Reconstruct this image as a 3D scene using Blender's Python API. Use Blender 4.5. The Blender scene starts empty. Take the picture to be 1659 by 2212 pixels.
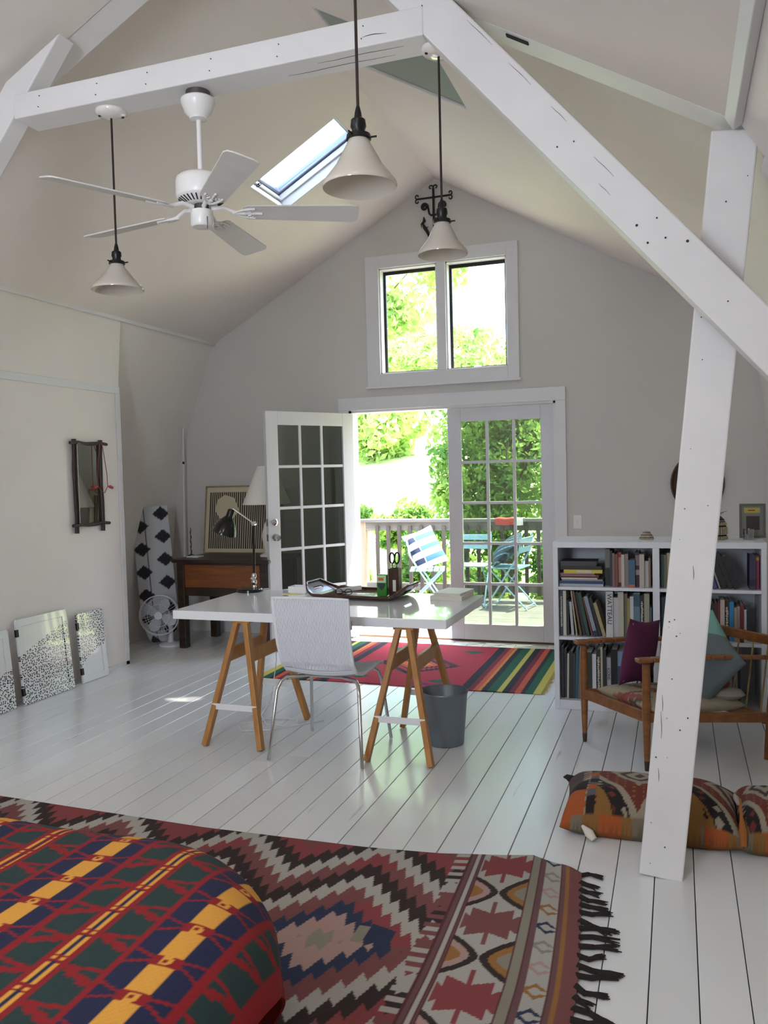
import bpy, bmesh, math, random
import numpy as np
from mathutils import Vector, Matrix
from mathutils.geometry import tessellate_polygon
rnd = random.Random(7)
NR = np.random.RandomState(5)
PI = math.pi
SC = bpy.context.scene
COL = SC.collection

# ------------------------------------------------------------------ camera
W_, H_, F_ = 1659.0, 2212.0, 1800.0
YAW, PITCH, ROLL, CAM_H = -0.33842967, -0.04506401, -0.02452406, 1.5
def cam_axes():
    cy, sy = math.cos(YAW), math.sin(YAW); cp, sp = math.cos(PITCH), math.sin(PITCH)
    f = Vector((sy*cp, cy*cp, sp)); r = Vector((cy, -sy, 0)); u = r.cross(f)
    cr, sr = math.cos(ROLL), math.sin(ROLL)
    return cr*r+sr*u, cr*u-sr*r, f
CR, CU, CF = cam_axes()
cam = bpy.data.cameras.new('camera'); camo = bpy.data.objects.new('camera', cam); COL.objects.link(camo)
cam.sensor_fit = 'HORIZONTAL'; cam.sensor_width = 36.0; cam.lens = F_/W_*36.0; cam.clip_start = 0.02; cam.clip_end = 300
camo.matrix_world = Matrix(((CR.x, CU.x, -CF.x, 0), (CR.y, CU.y, -CF.y, 0), (CR.z, CU.z, -CF.z, CAM_H), (0, 0, 0, 1)))
SC.camera = camo
def ray(px, py): return CR*((px-W_/2)/F_) - CU*((py-H_/2)/F_) + CF
def atz(px, py, z=0.0):                     # where the sight line of a pixel meets the height z
    d = ray(px, py); t = (z-CAM_H)/d.z; return Vector((0, 0, CAM_H)) + d*t
def aty(px, py, y):                         # ... meets the upright plane y
    d = ray(px, py); return Vector((0, 0, CAM_H)) + d*(y/d.y)

# ------------------------------------------------------------------ light
SC.view_settings.view_transform = 'Standard'; SC.view_settings.look = 'None'
SC.view_settings.gamma = 1.0; SC.view_settings.use_curve_mapping = False
SC.view_settings.exposure = 0.0
world = bpy.data.worlds.new('sky'); SC.world = world; world.use_nodes = True
wn = world.node_tree.nodes; wl = world.node_tree.links
sky = wn.new('ShaderNodeTexSky'); sky.sky_type = 'NISHITA'; sky.sun_disc = False
sky.sun_elevation = math.radians(76); sky.sun_rotation = math.radians(60); sky.air_density = 1.0; sky.dust_density = 2.0
hz_ = wn.new('ShaderNodeMix'); hz_.data_type = 'RGBA'; hz_.inputs[0].default_value = .55; hz_.inputs[7].default_value = (.62, .64, .66, 1)   # thin summer haze
wl.new(sky.outputs[0], hz_.inputs[6]); wl.new(hz_.outputs[2], wn['Background'].inputs[0]); wn['Background'].inputs[1].default_value = 3.8
sun = bpy.data.lights.new('sun', 'SUN'); sun.energy = 34.0; sun.angle = math.radians(1.0); sun.color = (1.0, 0.95, 0.86)
suno = bpy.data.objects.new('sun', sun); COL.objects.link(suno)
SUN_TO = Vector((0.185, 0.16, 1.0)).normalized()
suno.rotation_euler = SUN_TO.to_track_quat('Z', 'Y').to_euler()
# lamp for an assumed window behind the camera; the gable there is uncut
def area(name, loc, target, sx, sy, power, color, spread=180):
    l = bpy.data.lights.new(name, 'AREA'); l.shape = 'RECTANGLE'; l.size = sx; l.size_y = sy; l.energy = power; l.color = color
    o = bpy.data.objects.new(name, l); COL.objects.link(o); o.location = loc
    l.spread = math.radians(spread)
    o.rotation_euler = (Vector(loc)-Vector(target)).to_track_quat('Z', 'Y').to_euler(); return o
area('assumed_window_lamp', (-1.55, -.97, 1.95), (-2.3, 3.0, 2.3), 1.0, 1.3, 70.0, (0.74, 0.86, 1.0), 130)  # lamp added at the wall's inner face; its window is assumed
# fill lamps added over the camera under an uncut roof; frames built below
area('overhead_fill', (-.72, .25, 3.13), (-.72-.50*2, .25, 3.13-.865*2), 1.0, .75, 17.0, (1.0, .95, .88))
area('overhead_fill', (-3.0, .25, 3.13), (-3.0+.455*2, .25, 3.13-.89*2), 1.0, .75, 17.0, (1.0, .93, .86))

# ------------------------------------------------------------------ helpers
def lin(h):
    h = h.lstrip('#'); c = [int(h[i:i+2], 16)/255.0 for i in (0, 2, 4)]
    return tuple((v/12.92 if v <= .04045 else ((v+.055)/1.055)**2.4) for v in c)
MATS = {}
def mat(name, color='#cccccc', rough=.5, metal=0.0, bump=0.0, bscale=60.0, var=0.0, vscale=4.0, spec=.5, coat=0.0, stretch=None,
        trans=0.0, attr=None, weave=0.0, wscale=300.0, sub=0.0):
    if name in MATS: return MATS[name]
    m = bpy.data.materials.new(name); m.use_nodes = True; n = m.node_tree.nodes; l = m.node_tree.links
    b = n['Principled BSDF']; c = lin(color) if isinstance(color, str) else color
    b.inputs['Base Color'].default_value = (*c, 1); b.inputs['Roughness'].default_value = rough; b.inputs['Metallic'].default_value = metal
    b.inputs['Specular IOR Level'].default_value = spec; b.inputs['Coat Weight'].default_value = coat
    b.inputs['Transmission Weight'].default_value = trans
    if sub: b.inputs['Subsurface Weight'].default_value = sub; b.inputs['Subsurface Radius'].default_value = (.02, .02, .02)
    tc = n.new('ShaderNodeTexCoord'); mp = n.new('ShaderNodeMapping'); l.new(tc.outputs['Object'], mp.inputs[0])
    if stretch: mp.inputs['Scale'].default_value = stretch
    base = None
    if attr:
        a = n.new('ShaderNodeAttribute'); a.attribute_name = attr; base = a.outputs['Color']; l.new(base, b.inputs['Base Color'])
    if var:
        t = n.new('ShaderNodeTexNoise'); t.inputs['Scale'].default_value = vscale; t.inputs['Detail'].default_value = 5; l.new(mp.outputs[0], t.inputs[0])
        mr = n.new('ShaderNodeMapRange'); l.new(t.outputs[0], mr.inputs[0]); mr.inputs[1].default_value = .3; mr.inputs[2].default_value = .7
        mr.inputs[3].default_value = 1-var; mr.inputs[4].default_value = 1+var*.6
        vm = n.new('ShaderNodeVectorMath'); vm.operation = 'SCALE'
        if base is not None: l.new(base, vm.inputs[0])
        else: vm.inputs[0].default_value = c
        l.new(mr.outputs[0], vm.inputs['Scale']); l.new(vm.outputs[0], b.inputs['Base Color'])
    if bump or weave:
        t = n.new('ShaderNodeTexNoise'); t.inputs['Scale'].default_value = bscale if bump else wscale; t.inputs['Detail'].default_value = 3; l.new(mp.outputs[0], t.inputs[0])
        bm = n.new('ShaderNodeBump'); bm.inputs['Strength'].default_value = bump or weave; bm.inputs['Distance'].default_value = .004; l.new(t.outputs[0], bm.inputs['Height'])
        l.new(bm.outputs[0], b.inputs['Normal'])
    MATS[name] = m; return m
def wood(name, c1, c2, rough=.4, axis=0, scale=8.0, coat=0.0):
    if name in MATS: return MATS[name]
    m = mat(name, c1, rough, coat=coat); n = m.node_tree.nodes; l = m.node_tree.links
    tc = n.new('ShaderNodeTexCoord'); mp = n.new('ShaderNodeMapping'); l.new(tc.outputs['Object'], mp.inputs[0])
    s = [scale*4]*3; s[axis] = scale*.35; mp.inputs['Scale'].default_value = s
    t = n.new('ShaderNodeTexNoise'); t.inputs['Scale'].default_value = 1.6; t.inputs['Detail'].default_value = 6; t.inputs['Distortion'].default_value = .6; l.new(mp.outputs[0], t.inputs[0])
    r = n.new('ShaderNodeValToRGB'); r.color_ramp.elements[0].position = .3; r.color_ramp.elements[1].position = .7
    r.color_ramp.elements[0].color = (*lin(c2), 1); r.color_ramp.elements[1].color = (*lin(c1), 1); l.new(t.outputs[0], r.inputs[0])
    l.new(r.outputs[0], n['Principled BSDF'].inputs['Base Color']); return m
def glass_mat(name, tint, refl=.08, rough=0.02, rmax=.6):
    if name in MATS: return MATS[name]
    m = bpy.data.materials.new(name); m.use_nodes = True; n = m.node_tree.nodes; l = m.node_tree.links; n.clear()
    o = n.new('ShaderNodeOutputMaterial'); t = n.new('ShaderNodeBsdfTransparent'); t.inputs[0].default_value = (*tint, 1)
    g = n.new('ShaderNodeBsdfGlossy'); g.inputs['Roughness'].default_value = rough
    f = n.new('ShaderNodeLayerWeight'); f.inputs[0].default_value = .35
    mr = n.new('ShaderNodeMapRange'); l.new(f.outputs['Fresnel'], mr.inputs[0]); mr.inputs[3].default_value = refl; mr.inputs[4].default_value = rmax
    mx = n.new('ShaderNodeMixShader'); l.new(mr.outputs[0], mx.inputs[0]); l.new(t.outputs[0], mx.inputs[1]); l.new(g.outputs[0], mx.inputs[2])
    l.new(mx.outputs[0], o.inputs[0]); MATS[name] = m; return m
def leaf_mat(name, c1, c2, scale=.6):
    m = bpy.data.materials.new(name); m.use_nodes = True; n = m.node_tree.nodes; l = m.node_tree.links; n.clear()
    o = n.new('ShaderNodeOutputMaterial'); d = n.new('ShaderNodeBsdfDiffuse'); t = n.new('ShaderNodeBsdfTranslucent'); mx = n.new('ShaderNodeMixShader'); mx.inputs[0].default_value = .45
    g = n.new('ShaderNodeNewGeometry'); ns = n.new('ShaderNodeTexNoise'); ns.inputs['Scale'].default_value = scale*4; ns.inputs['Detail'].default_value = 4; l.new(g.outputs['Position'], ns.inputs[0])
    r = n.new('ShaderNodeValToRGB'); r.color_ramp.elements[0].position = .35; r.color_ramp.elements[1].position = .65
    r.color_ramp.elements[0].color = (*lin(c1), 1); r.color_ramp.elements[1].color = (*lin(c2), 1); l.new(ns.outputs[0], r.inputs[0])
    l.new(r.outputs[0], d.inputs[0]); l.new(r.outputs[0], t.inputs[0]); l.new(d.outputs[0], mx.inputs[1]); l.new(t.outputs[0], mx.inputs[2]); l.new(mx.outputs[0], o.inputs[0])
    return m

ORG = {}
def empty(name, loc=(0, 0, 0), rotz=0.0, local=False):
    o = bpy.data.objects.new(name, None); COL.objects.link(o); o.location = loc; o.rotation_euler = (0, 0, rotz); o.empty_display_size = .1
    ORG[o.name] = Vector((0, 0, 0)) if (local or rotz) else Vector(loc); return o
def tag(o, label=None, cat=None, group=None, kind=None):
    if label: o['label'] = label
    if cat: o['category'] = cat
    if group: o['group'] = group
    if kind: o['kind'] = kind
    return o
def thing(name, label, cat, loc=(0, 0, 0), rotz=0.0, group=None, local=False, kind=None):
    return tag(empty(name, loc, rotz, local), label, cat, group, kind)
def copy_tree(o, parent=None):
    c = o.copy(); COL.objects.link(c); c.parent = parent; ORG[c.name] = ORG.get(o.name, Vector((0, 0, 0)))
    for ch in list(o.children): copy_tree(ch, c)
    return c
def frame_of(d, up=Vector((0, 0, 1))):
    d = Vector(d).normalized(); up = Vector(up)
    if abs(d.dot(up.normalized())) > .99: up = Vector((0, 1, 0))
    s = d.cross(up).normalized(); u = s.cross(d).normalized(); return d, s, u
class MB:
    def __init__(self): self.v = []; self.f = []
    def add(self, vs, fs):
        k = len(self.v); self.v += [tuple(p) for p in vs]; self.f += [tuple(i+k for i in q) for q in fs]; return self
    def box(self, x0, x1, y0, y1, z0, z1):
        return self.add([(x0, y0, z0), (x1, y0, z0), (x1, y1, z0), (x0, y1, z0), (x0, y0, z1), (x1, y0, z1), (x1, y1, z1), (x0, y1, z1)],
                        [(0, 3, 2, 1), (4, 5, 6, 7), (0, 1, 5, 4), (1, 2, 6, 5), (2, 3, 7, 6), (3, 0, 4, 7)])
    def cbox(self, c, s, R=None):
        c = Vector(c); vs = []
        for dz in (-.5, .5):
            for dx, dy in ((-.5, -.5), (.5, -.5), (.5, .5), (-.5, .5)):
                p = Vector((dx*s[0], dy*s[1], dz*s[2])); vs.append(c+(R@p if R else p))
        return self.add(vs, [(0, 3, 2, 1), (4, 5, 6, 7), (0, 1, 5, 4), (1, 2, 6, 5), (2, 3, 7, 6), (3, 0, 4, 7)])
    def beam(self, a, b, w, h, up=(0, 0, 1), w2=None, h2=None):   # w across, h along up
        a = Vector(a); b = Vector(b); d, s, u = frame_of(b-a, up); vs = []
        for p, ww, hh in ((a, w, h), (b, w2 or w, h2 or h)):
            for i, j in ((-.5, -.5), (.5, -.5), (.5, .5), (-.5, .5)): vs.append(p+s*(i*ww)+u*(j*hh))
        return self.add(vs, [(0, 1, 2, 3), (7, 6, 5, 4), (0, 4, 5, 1), (1, 5, 6, 2), (2, 6, 7, 3), (3, 7, 4, 0)])
    def tube(self, a, b, r, r2=None, n=12, caps=True):
        return self.path([a, b], [r, r if r2 is None else r2], n, caps=caps)
    def path(self, pts, r, n=8, closed=False, caps=True):
        pts = [Vector(p) for p in pts]; k = len(pts); vs = []; fs = []; u = None
        for i, p in enumerate(pts):
            if closed: d = pts[(i+1) % k]-pts[i-1]
            else: d = pts[min(i+1, k-1)]-pts[max(i-1, 0)]
            d.normalize()
            if u is None: _, s, u = frame_of(d)
            u = (u-d*u.dot(d)).normalized(); s = d.cross(u); rr = r[i] if isinstance(r, (list, tuple)) else r
            for j in range(n):
                a = 2*PI*j/n; vs.append(p+s*(math.cos(a)*rr)+u*(math.sin(a)*rr))
        for i in range(k if closed else k-1):
            for j in range(n):
                a, b = i*n+j, i*n+(j+1) % n; c, d2 = ((i+1) % k)*n+(j+1) % n, ((i+1) % k)*n+j; fs.append((a, b, c, d2))
        if caps and not closed: fs.append(tuple(range(n-1, -1, -1))); fs.append(tuple((k-1)*n+j for j in range(n)))
        return self.add(vs, fs)
    def lathe(self, prof, c=(0, 0, 0), n=28, R=None, sx=1, sy=1):
        c = Vector(c); vs = []; fs = []
        for r, z in prof:
            for j in range(n):
                a = 2*PI*j/n; p = Vector((r*math.cos(a)*sx, r*math.sin(a)*sy, z)); vs.append(c+(R@p if R else p))
        for i in range(len(prof)-1):
            for j in range(n): fs.append((i*n+j, i*n+(j+1) % n, (i+1)*n+(j+1) % n, (i+1)*n+j))
        if prof[0][0] > 1e-5: fs.append(tuple(range(n-1, -1, -1)))
        if prof[-1][0] > 1e-5: fs.append(tuple((len(prof)-1)*n+j for j in range(n)))
        return self.add(vs, fs)
    def lathe_open(self, prof, c=(0, 0, 0), n=28, R=None):       # shell of revolution, ends left open
        k = len(self.f); self.lathe(prof, c, n, R)
        self.f = [q for i, q in enumerate(self.f) if i < k or len(q) == 4]; return self
    def prism(self, pts, h0, h1, fr=None):                         # polygon (2d) pushed from h0 to h1; fr = origin, ex, ey, en
        o, ex, ey, en = fr or (Vector((0, 0, 0)), Vector((1, 0, 0)), Vector((0, 1, 0)), Vector((0, 0, 1)))
        n = len(pts); vs = [o+ex*p[0]+ey*p[1]+en*h for h in (h0, h1) for p in pts]
        fs = [tuple(range(n-1, -1, -1)), tuple(range(n, 2*n))]+[(i, (i+1) % n, n+(i+1) % n, n+i) for i in range(n)]
        return self.add(vs, fs)
    def plate(self, outer, holes, h0, h1, fr):                     # like prism, with holes
        o, ex, ey, en = fr; loops = [outer]+list(holes); flat = [p for L in loops for p in L]; n = len(flat)
        tri = tessellate_polygon([[Vector((p[0], p[1], 0)) for p in L] for L in loops])
        vs = [o+ex*p[0]+ey*p[1]+en*h for h in (h0, h1) for p in flat]; fs = []
        for t in tri: fs.append(tuple(t)); fs.append(tuple(i+n for i in reversed(t)))
        k = 0
        for L in loops:
            m = len(L)
            for i in range(m): fs.append((k+i, k+(i+1) % m, n+k+(i+1) % m, n+k+i))
            k += m
        return self.add(vs, fs)
    def build(self, name, m, parent=None, smooth=False, bevel=0.0, kind=None, label=None, seg=2, origin=None, fix=True):
        off = Vector((0, 0, 0)); q = parent
        if parent is not None: off = ORG.get(parent.name, Vector((0, 0, 0)))
        elif origin is not None: off = Vector(origin)
        me = bpy.data.meshes.new(name); me.from_pydata([(p[0]-off.x, p[1]-off.y, p[2]-off.z) for p in self.v], [], self.f)
        if fix:
            bm = bmesh.new(); bm.from_mesh(me); bmesh.ops.recalc_face_normals(bm, faces=bm.faces); bm.to_mesh(me); bm.free()
        return link(name, me, m, parent, smooth, bevel, kind, label, seg, off)
def link(name, me, m, parent=None, smooth=False, bevel=0.0, kind=None, label=None, seg=2, off=None):
    if m is not None: me.materials.append(m)
    if smooth:
        me.polygons.foreach_set('use_smooth', [True]*len(me.polygons)); me.set_sharp_from_angle(angle=math.radians(40))
    o = bpy.data.objects.new(name, me); COL.objects.link(o); off = off or Vector((0, 0, 0))
    if parent is not None: o.parent = parent
    else: o.location = off
    ORG[o.name] = off.copy()
    if bevel:
        b = o.modifiers.new('bevel', 'BEVEL'); b.width = bevel; b.segments = seg; b.limit_method = 'ANGLE'; b.angle_limit = math.radians(40)
    if kind: o['kind'] = kind
    if label: o['label'] = label
    return o
def fast_mesh(name, V, Fq, colors=None):                           # numpy quads, optional colour per vertex
    me = bpy.data.meshes.new(name); V = np.asarray(V, np.float32); Fq = np.asarray(Fq, np.int32); k = Fq.shape[1]
    me.vertices.add(len(V)); me.vertices.foreach_set('co', V.ravel()); me.loops.add(Fq.size); me.loops.foreach_set('vertex_index', Fq.ravel())
    me.polygons.add(len(Fq)); me.polygons.foreach_set('loop_start', np.arange(0, Fq.size, k, dtype=np.int32))
    me.update(calc_edges=True); me.validate()
    if colors is not None:
        a = me.attributes.new('Col', 'FLOAT_COLOR', 'POINT'); c = np.ones((len(V), 4), np.float32); c[:, :3] = colors; a.data.foreach_set('color', c.ravel())
    return me
def grid_quads(nu, nv, k=0):
    i, j = np.meshgrid(np.arange(nu-1), np.arange(nv-1), indexing='ij'); a = i*nv+j+k
    return np.stack([a, a+nv, a+nv+1, a+1], -1).reshape(-1, 4)
def pal(*hs): return np.array([lin(h) for h in hs])
def sheet(name, U, V, pos, colf, m, parent=None, thick=.006, off=(0, 0, 0), kind=None):
    # woven sheet: U, V sample lines; pos(u, v) -> xyz arrays; colf(u, v) -> rgb; two skins and a rim
    u, v = np.meshgrid(U, V, indexing='ij'); X, Y, Z = pos(u, v); C = colf(u, v).reshape(-1, 3)
    G_ = np.stack([X, Y, Z], -1); nn_ = np.cross(np.gradient(G_, axis=0), np.gradient(G_, axis=1)); nn_ /= np.linalg.norm(nn_, axis=-1, keepdims=True)+1e-12
    nn_ *= np.where(np.sum(nn_[..., 2]) < 0, -1.0, 1.0); top = G_.reshape(-1, 3)-np.array(off); bot = top-nn_.reshape(-1, 3)*thick
    nu, nv = len(U), len(V); n = nu*nv
    q = grid_quads(nu, nv); q2 = grid_quads(nu, nv, n)[:, ::-1]
    rim = []
    e = [(i*nv, (i+1)*nv) for i in range(nu-1)][::-1]+[((i+1)*nv+nv-1, i*nv+nv-1) for i in range(nu-1)]+[(j+1, j) for j in range(nv-1)]+[((nu-1)*nv+j, (nu-1)*nv+j+1) for j in range(nv-1)]
    for a, b in e: rim.append((a, a+n, b+n, b))
    me = fast_mesh(name, np.vstack([top, bot]), np.vstack([q, q2, np.array(rim)]), np.vstack([C, C]))
    me.polygons.foreach_set('use_smooth', [True]*len(me.polygons)); me.set_sharp_from_angle(angle=math.radians(50))
    o = link(name, me, m, parent, False, off=Vector(off))
    if kind: o['kind'] = kind
    return o
def pillow_mesh(name, w, h, t, colf, n=48, p=2.2, pinch=.12, m2=None, wrinkle=.0):
    # cushion lying in its own xz plane, thickness along y, closed
    s = np.linspace(-1, 1, n); u, v = np.meshgrid(s, s, indexing='ij'); prof = ((1-np.abs(u)**p)*(1-np.abs(v)**p))
    prof = np.clip(prof, 0, None)**.55
    k = 1-pinch*(1-np.abs(u*v)**1.5)*np.maximum(np.abs(u), np.abs(v))**4
    X = u*w/2*(1-pinch*(1-v**2)*.0)*k; Z = v*h/2*k
    wr = wrinkle*np.sin(u*7+v*5)*np.cos(v*9-u*3)*prof
    A = np.stack([X, -t/2*prof+wr, Z], -1).reshape(-1, 3); B = np.stack([X, t/2*prof+wr, Z], -1).reshape(-1, 3)
    q = grid_quads(n, n); C = colf(u, v).reshape(-1, 3)
    me = fast_mesh(name, np.vstack([A, B]), np.vstack([q, grid_quads(n, n, n*n)[:, ::-1]]), np.vstack([C, C]))
    bm = bmesh.new(); bm.from_mesh(me); bmesh.ops.remove_doubles(bm, verts=bm.verts, dist=1e-5); bmesh.ops.recalc_face_normals(bm, faces=bm.faces); bm.to_mesh(me); bm.free()
    me.polygons.foreach_set('use_smooth', [True]*len(me.polygons)); return me
def text_mesh(name, s, size, m, parent, M4, extrude=.0006, align='CENTER'):
    cu = bpy.data.curves.new(name, 'FONT'); cu.body = s; cu.size = size; cu.align_x = align; cu.align_y = 'CENTER'; cu.extrude = extrude
    t = bpy.data.objects.new('tmp', cu); COL.objects.link(t)
    me = bpy.data.meshes.new_from_object(t.evaluated_get(bpy.context.evaluated_depsgraph_get())); bpy.data.objects.remove(t)
    me.transform(M4); o = link(name, me, m, parent); return o

# ------------------------------------------------------------------ shared materials
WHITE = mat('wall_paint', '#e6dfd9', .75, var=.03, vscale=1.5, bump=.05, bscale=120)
CEIL = mat('ceiling_paint', '#e6ddd6', .8, var=.03, vscale=1.2, bump=.05, bscale=90)
TRIM = mat('trim_paint', '#dcdada', .45, var=.03, vscale=3)
TIMBER = mat('timber_paint', '#e6e3e2', .5, var=.04, vscale=5, bump=.12, bscale=14)
GABLE_DIM = mat('gable_dim_paint', '#cdc8c2', .75, var=.03, vscale=1.5, bump=.05, bscale=120)  # wall paint darkened to stand in for dimmer light on the gable
DOORP = mat('door_paint', '#d2d0d2', .4, var=.03, vscale=3)
GAP = mat('dark_gap', '#2a2826', .9)
NAIL = mat('nail_iron', '#2b2622', .7)
BLACK = mat('black_metal', '#121110', .35, metal=.3)
CHROME = mat('chrome', '#c8c8c8', .12, metal=1.0)
GLOSSW = mat('gloss_white', '#f0f0f2', .12, coat=.5)
def painted_floor():
    m = bpy.data.materials.new('painted_boards'); m.use_nodes = True; n = m.node_tree.nodes; l = m.node_tree.links; b = n['Principled BSDF']
    g = n.new('ShaderNodeNewGeometry'); oi = n.new('ShaderNodeObjectInfo')
    mp = n.new('ShaderNodeMapping'); l.new(g.outputs['Position'], mp.inputs[0]); mp.inputs['Scale'].default_value = (26, 2.2, 1)
    t = n.new('ShaderNodeTexNoise'); t.inputs['Scale'].default_value = 1.0; t.inputs['Detail'].default_value = 6; l.new(mp.outputs[0], t.inputs[0])
    r = n.new('ShaderNodeValToRGB'); e = r.color_ramp.elements; e[0].position = .22; e[0].color = (*lin('#b0aaa2'), 1); e[1].position = .32; e[1].color = (*lin('#e2e3e3'), 1)
    l.new(t.outputs[0], r.inputs[0])
    mr = n.new('ShaderNodeMapRange'); l.new(oi.outputs['Random'], mr.inputs[0]); mr.inputs[3].default_value = .93; mr.inputs[4].default_value = 1.04
    vm = n.new('ShaderNodeVectorMath'); vm.operation = 'SCALE'; l.new(r.outputs[0], vm.inputs[0]); l.new(mr.outputs[0], vm.inputs['Scale']); l.new(vm.outputs[0], b.inputs['Base Color'])
    t2 = n.new('ShaderNodeTexNoise'); t2.inputs['Scale'].default_value = 5; l.new(g.outputs['Position'], t2.inputs[0])
    m2 = n.new('ShaderNodeMapRange'); l.new(t2.outputs[0], m2.inputs[0]); m2.inputs[3].default_value = .13; m2.inputs[4].default_value = .25; b.inputs['Specular IOR Level'].default_value = .7; l.new(m2.outputs[0], b.inputs['Roughness'])
    bp = n.new('ShaderNodeBump'); bp.inputs['Strength'].default_value = .12; bp.inputs['Distance'].default_value = .003; l.new(t.outputs[0], bp.inputs['Height']); l.new(bp.outputs[0], b.inputs['Normal'])
    return m
FLOORM = painted_floor()

# ------------------------------------------------------------------ room shell
YW = 7.12                                   # room face of the far gable
YN = -1.0                                   # wall behind the camera
XC, ZR, SL = -1.96, 4.06, .565              # ridge line and pitch beyond the truss
XL, XR = -4.25, .67                         # left knee wall, right wall
fl = MB().box(-5.0, 1.0, YN-.1, YW+.1, -.12, -.016).build('floor', GAP, kind='structure')
PW = .1368; x = -.909-PW*30; pm = None; k = 0
while x < .95:
    y0, y1 = YN, YW+.1
    segs = [(y0, y1)] if rnd.random() < .45 else (lambda c: [(y0, c), (c+.002, y1)])(rnd.uniform(.2, 6.6))
    for a, b in segs:
        o = MB().box(x+.0016, x+PW-.0016, a, b, -.016, rnd.uniform(-.0012, .0008)).build('plank', FLOORM, fl, bevel=.0015, seg=1)
    x += PW; k += 1

GW = (Vector((0, YW, 0)), Vector((1, 0, 0)), Vector((0, 0, 1)), Vector((0, 1, 0)))
gable = [(-4.95, 0), (.95, 0), (.95, 2.0), (.6, 2.95), (XC, ZR+.14), (-4.3, 2.95), (-4.95, 1.7)]
D0, D1, DH = -2.82, -.955, 2.085            # french door opening
holes = [[(D0, .001), (D1, .001), (D1, DH), (D0, DH)], [(-2.50, 2.40), (-1.965, 2.40), (-1.965, 3.335), (-2.50, 3.335)], [(-1.885, 2.40), (-1.35, 2.40), (-1.35, 3.335), (-1.885, 3.335)]]
wb = MB().plate(gable, holes, 0, .16, GW).build('wall_back', GABLE_DIM, kind='structure')
# upper roof slopes beyond the truss, with the two skylight openings
YT = 3.12
def slope_frame(s):                          # origin on the ridge, ex along y, ey down the slope, en outwards
    d = Vector((s, 0, -SL)).normalized(); return (Vector((XC, 0, ZR)), Vector((0, 1, 0)), d, Vector((s*SL, 0, 1)).normalized())
KS = math.sqrt(1+SL*SL); LEN = 2.24*KS
skyL = [(5.37, .21*KS), (5.95, .21*KS), (5.95, .89*KS), (5.37, .89*KS)]
skyR = [(4.13, .17*KS), (4.80, .17*KS), (4.80, .85*KS), (4.13, .85*KS)]
for nm, s, hole in (('ceiling', -1, skyL), ('ceiling', 1, skyR)):
    MB().plate([(YT-.3, -.05), (YW+.1, -.05), (YW+.1, LEN), (YT-.3, LEN)], [hole], 0, .12, slope_frame(s)).build(nm, CEIL, kind='structure')
# lower slopes and walls: x,z section lines run along y
def section(name, pts, y0, y1, out, m=WHITE, kind='structure'):
    mb = MB(); n = len(pts); vs = []
    for y in (y0, y1):
        vs += [(p[0], y, p[1]) for p in pts]+[(p[0]+out*.12, y, p[1]+.02) for p in pts]
    fs = []
    for i in range(n-1):
        fs += [(i, i+1, 2*n+i+1, 2*n+i), (n+i+1, n+i, 3*n+i, 3*n+i+1), (i, n+i, n+i+1, i+1), (2*n+i, 2*n+i+1, 3*n+i+1, 3*n+i)]
    fs += [(0, 2*n, 3*n, n), (n-1, 2*n-1, 4*n-1, 3*n-1)]
    return mb.add(vs, fs).build(name, m, smooth=True, kind=kind)
curve = [(-4.2, 2.795), (-4.26, 2.68), (-4.39, 2.33), (-4.52, 1.98), (-4.625, 1.66), (-4.70, 1.2), (-4.75, .75), (-4.79, -.02)]
section('wall_alcove', curve, 5.66, YW+.05, -1)
section('wall_left', [(-4.2, 2.795), (-4.222, 2.55), (XL, 2.23), (XL, -.02)], YN, 5.68, -1)
MB().box(-4.85, XL-.001, 5.64, 5.68, 0, 2.6).build('wall_return', WHITE, kind='structure')
section('wall_right', [(.28, 2.795), (.47, 2.52), (.60, 2.28), (.65, 1.95), (XR, 1.5), (XR, -.02)], YT-.1, YW+.05, 1)
section('wall_right_near', [(.21, 2.66), (.34, 2.45), (.62, 1.95), (XR, 1.6), (XR+.02, -.02)], YN, YT, 1)
# lowered roof lining on the camera's side of the truss
NX, NZ, NSL, NSR = -1.8, 3.82, .511, .58
MB().prism([(NX+.02, NZ), (-4.3, NZ-NSL*2.5), (-4.3, NZ-NSL*2.5+.14), (NX+.02, NZ+.14)], YN, 3.10, (Vector((0, 0, 0)), Vector((1, 0, 0)), Vector((0, 0, 1)), Vector((0, 1, 0)))).build('ceiling', CEIL, kind='structure')
MB().prism([(NX, NZ), (.30, NZ-NSR*2.10), (.30, NZ-NSR*2.10+.14), (NX, NZ+.14)], YN, 3.10, (Vector((0, 0, 0)), Vector((1, 0, 0)), Vector((0, 0, 1)), Vector((0, 1, 0)))).build('ceiling', CEIL, kind='structure')
# filler above the lining so that no daylight leaks between the two roofs
FRX = (Vector((0, 0, 0)), Vector((1, 0, 0)), Vector((0, 0, 1)), Vector((0, 1, 0)))
MB().prism([(-4.4, 2.70), (NX, NZ+.10), (.35, 2.62), (.5, 2.9), (XC, ZR+.2), (-4.5, 3.0)], 3.02, 3.06, FRX).build('wall_truss_infill', CEIL, kind='structure')
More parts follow.
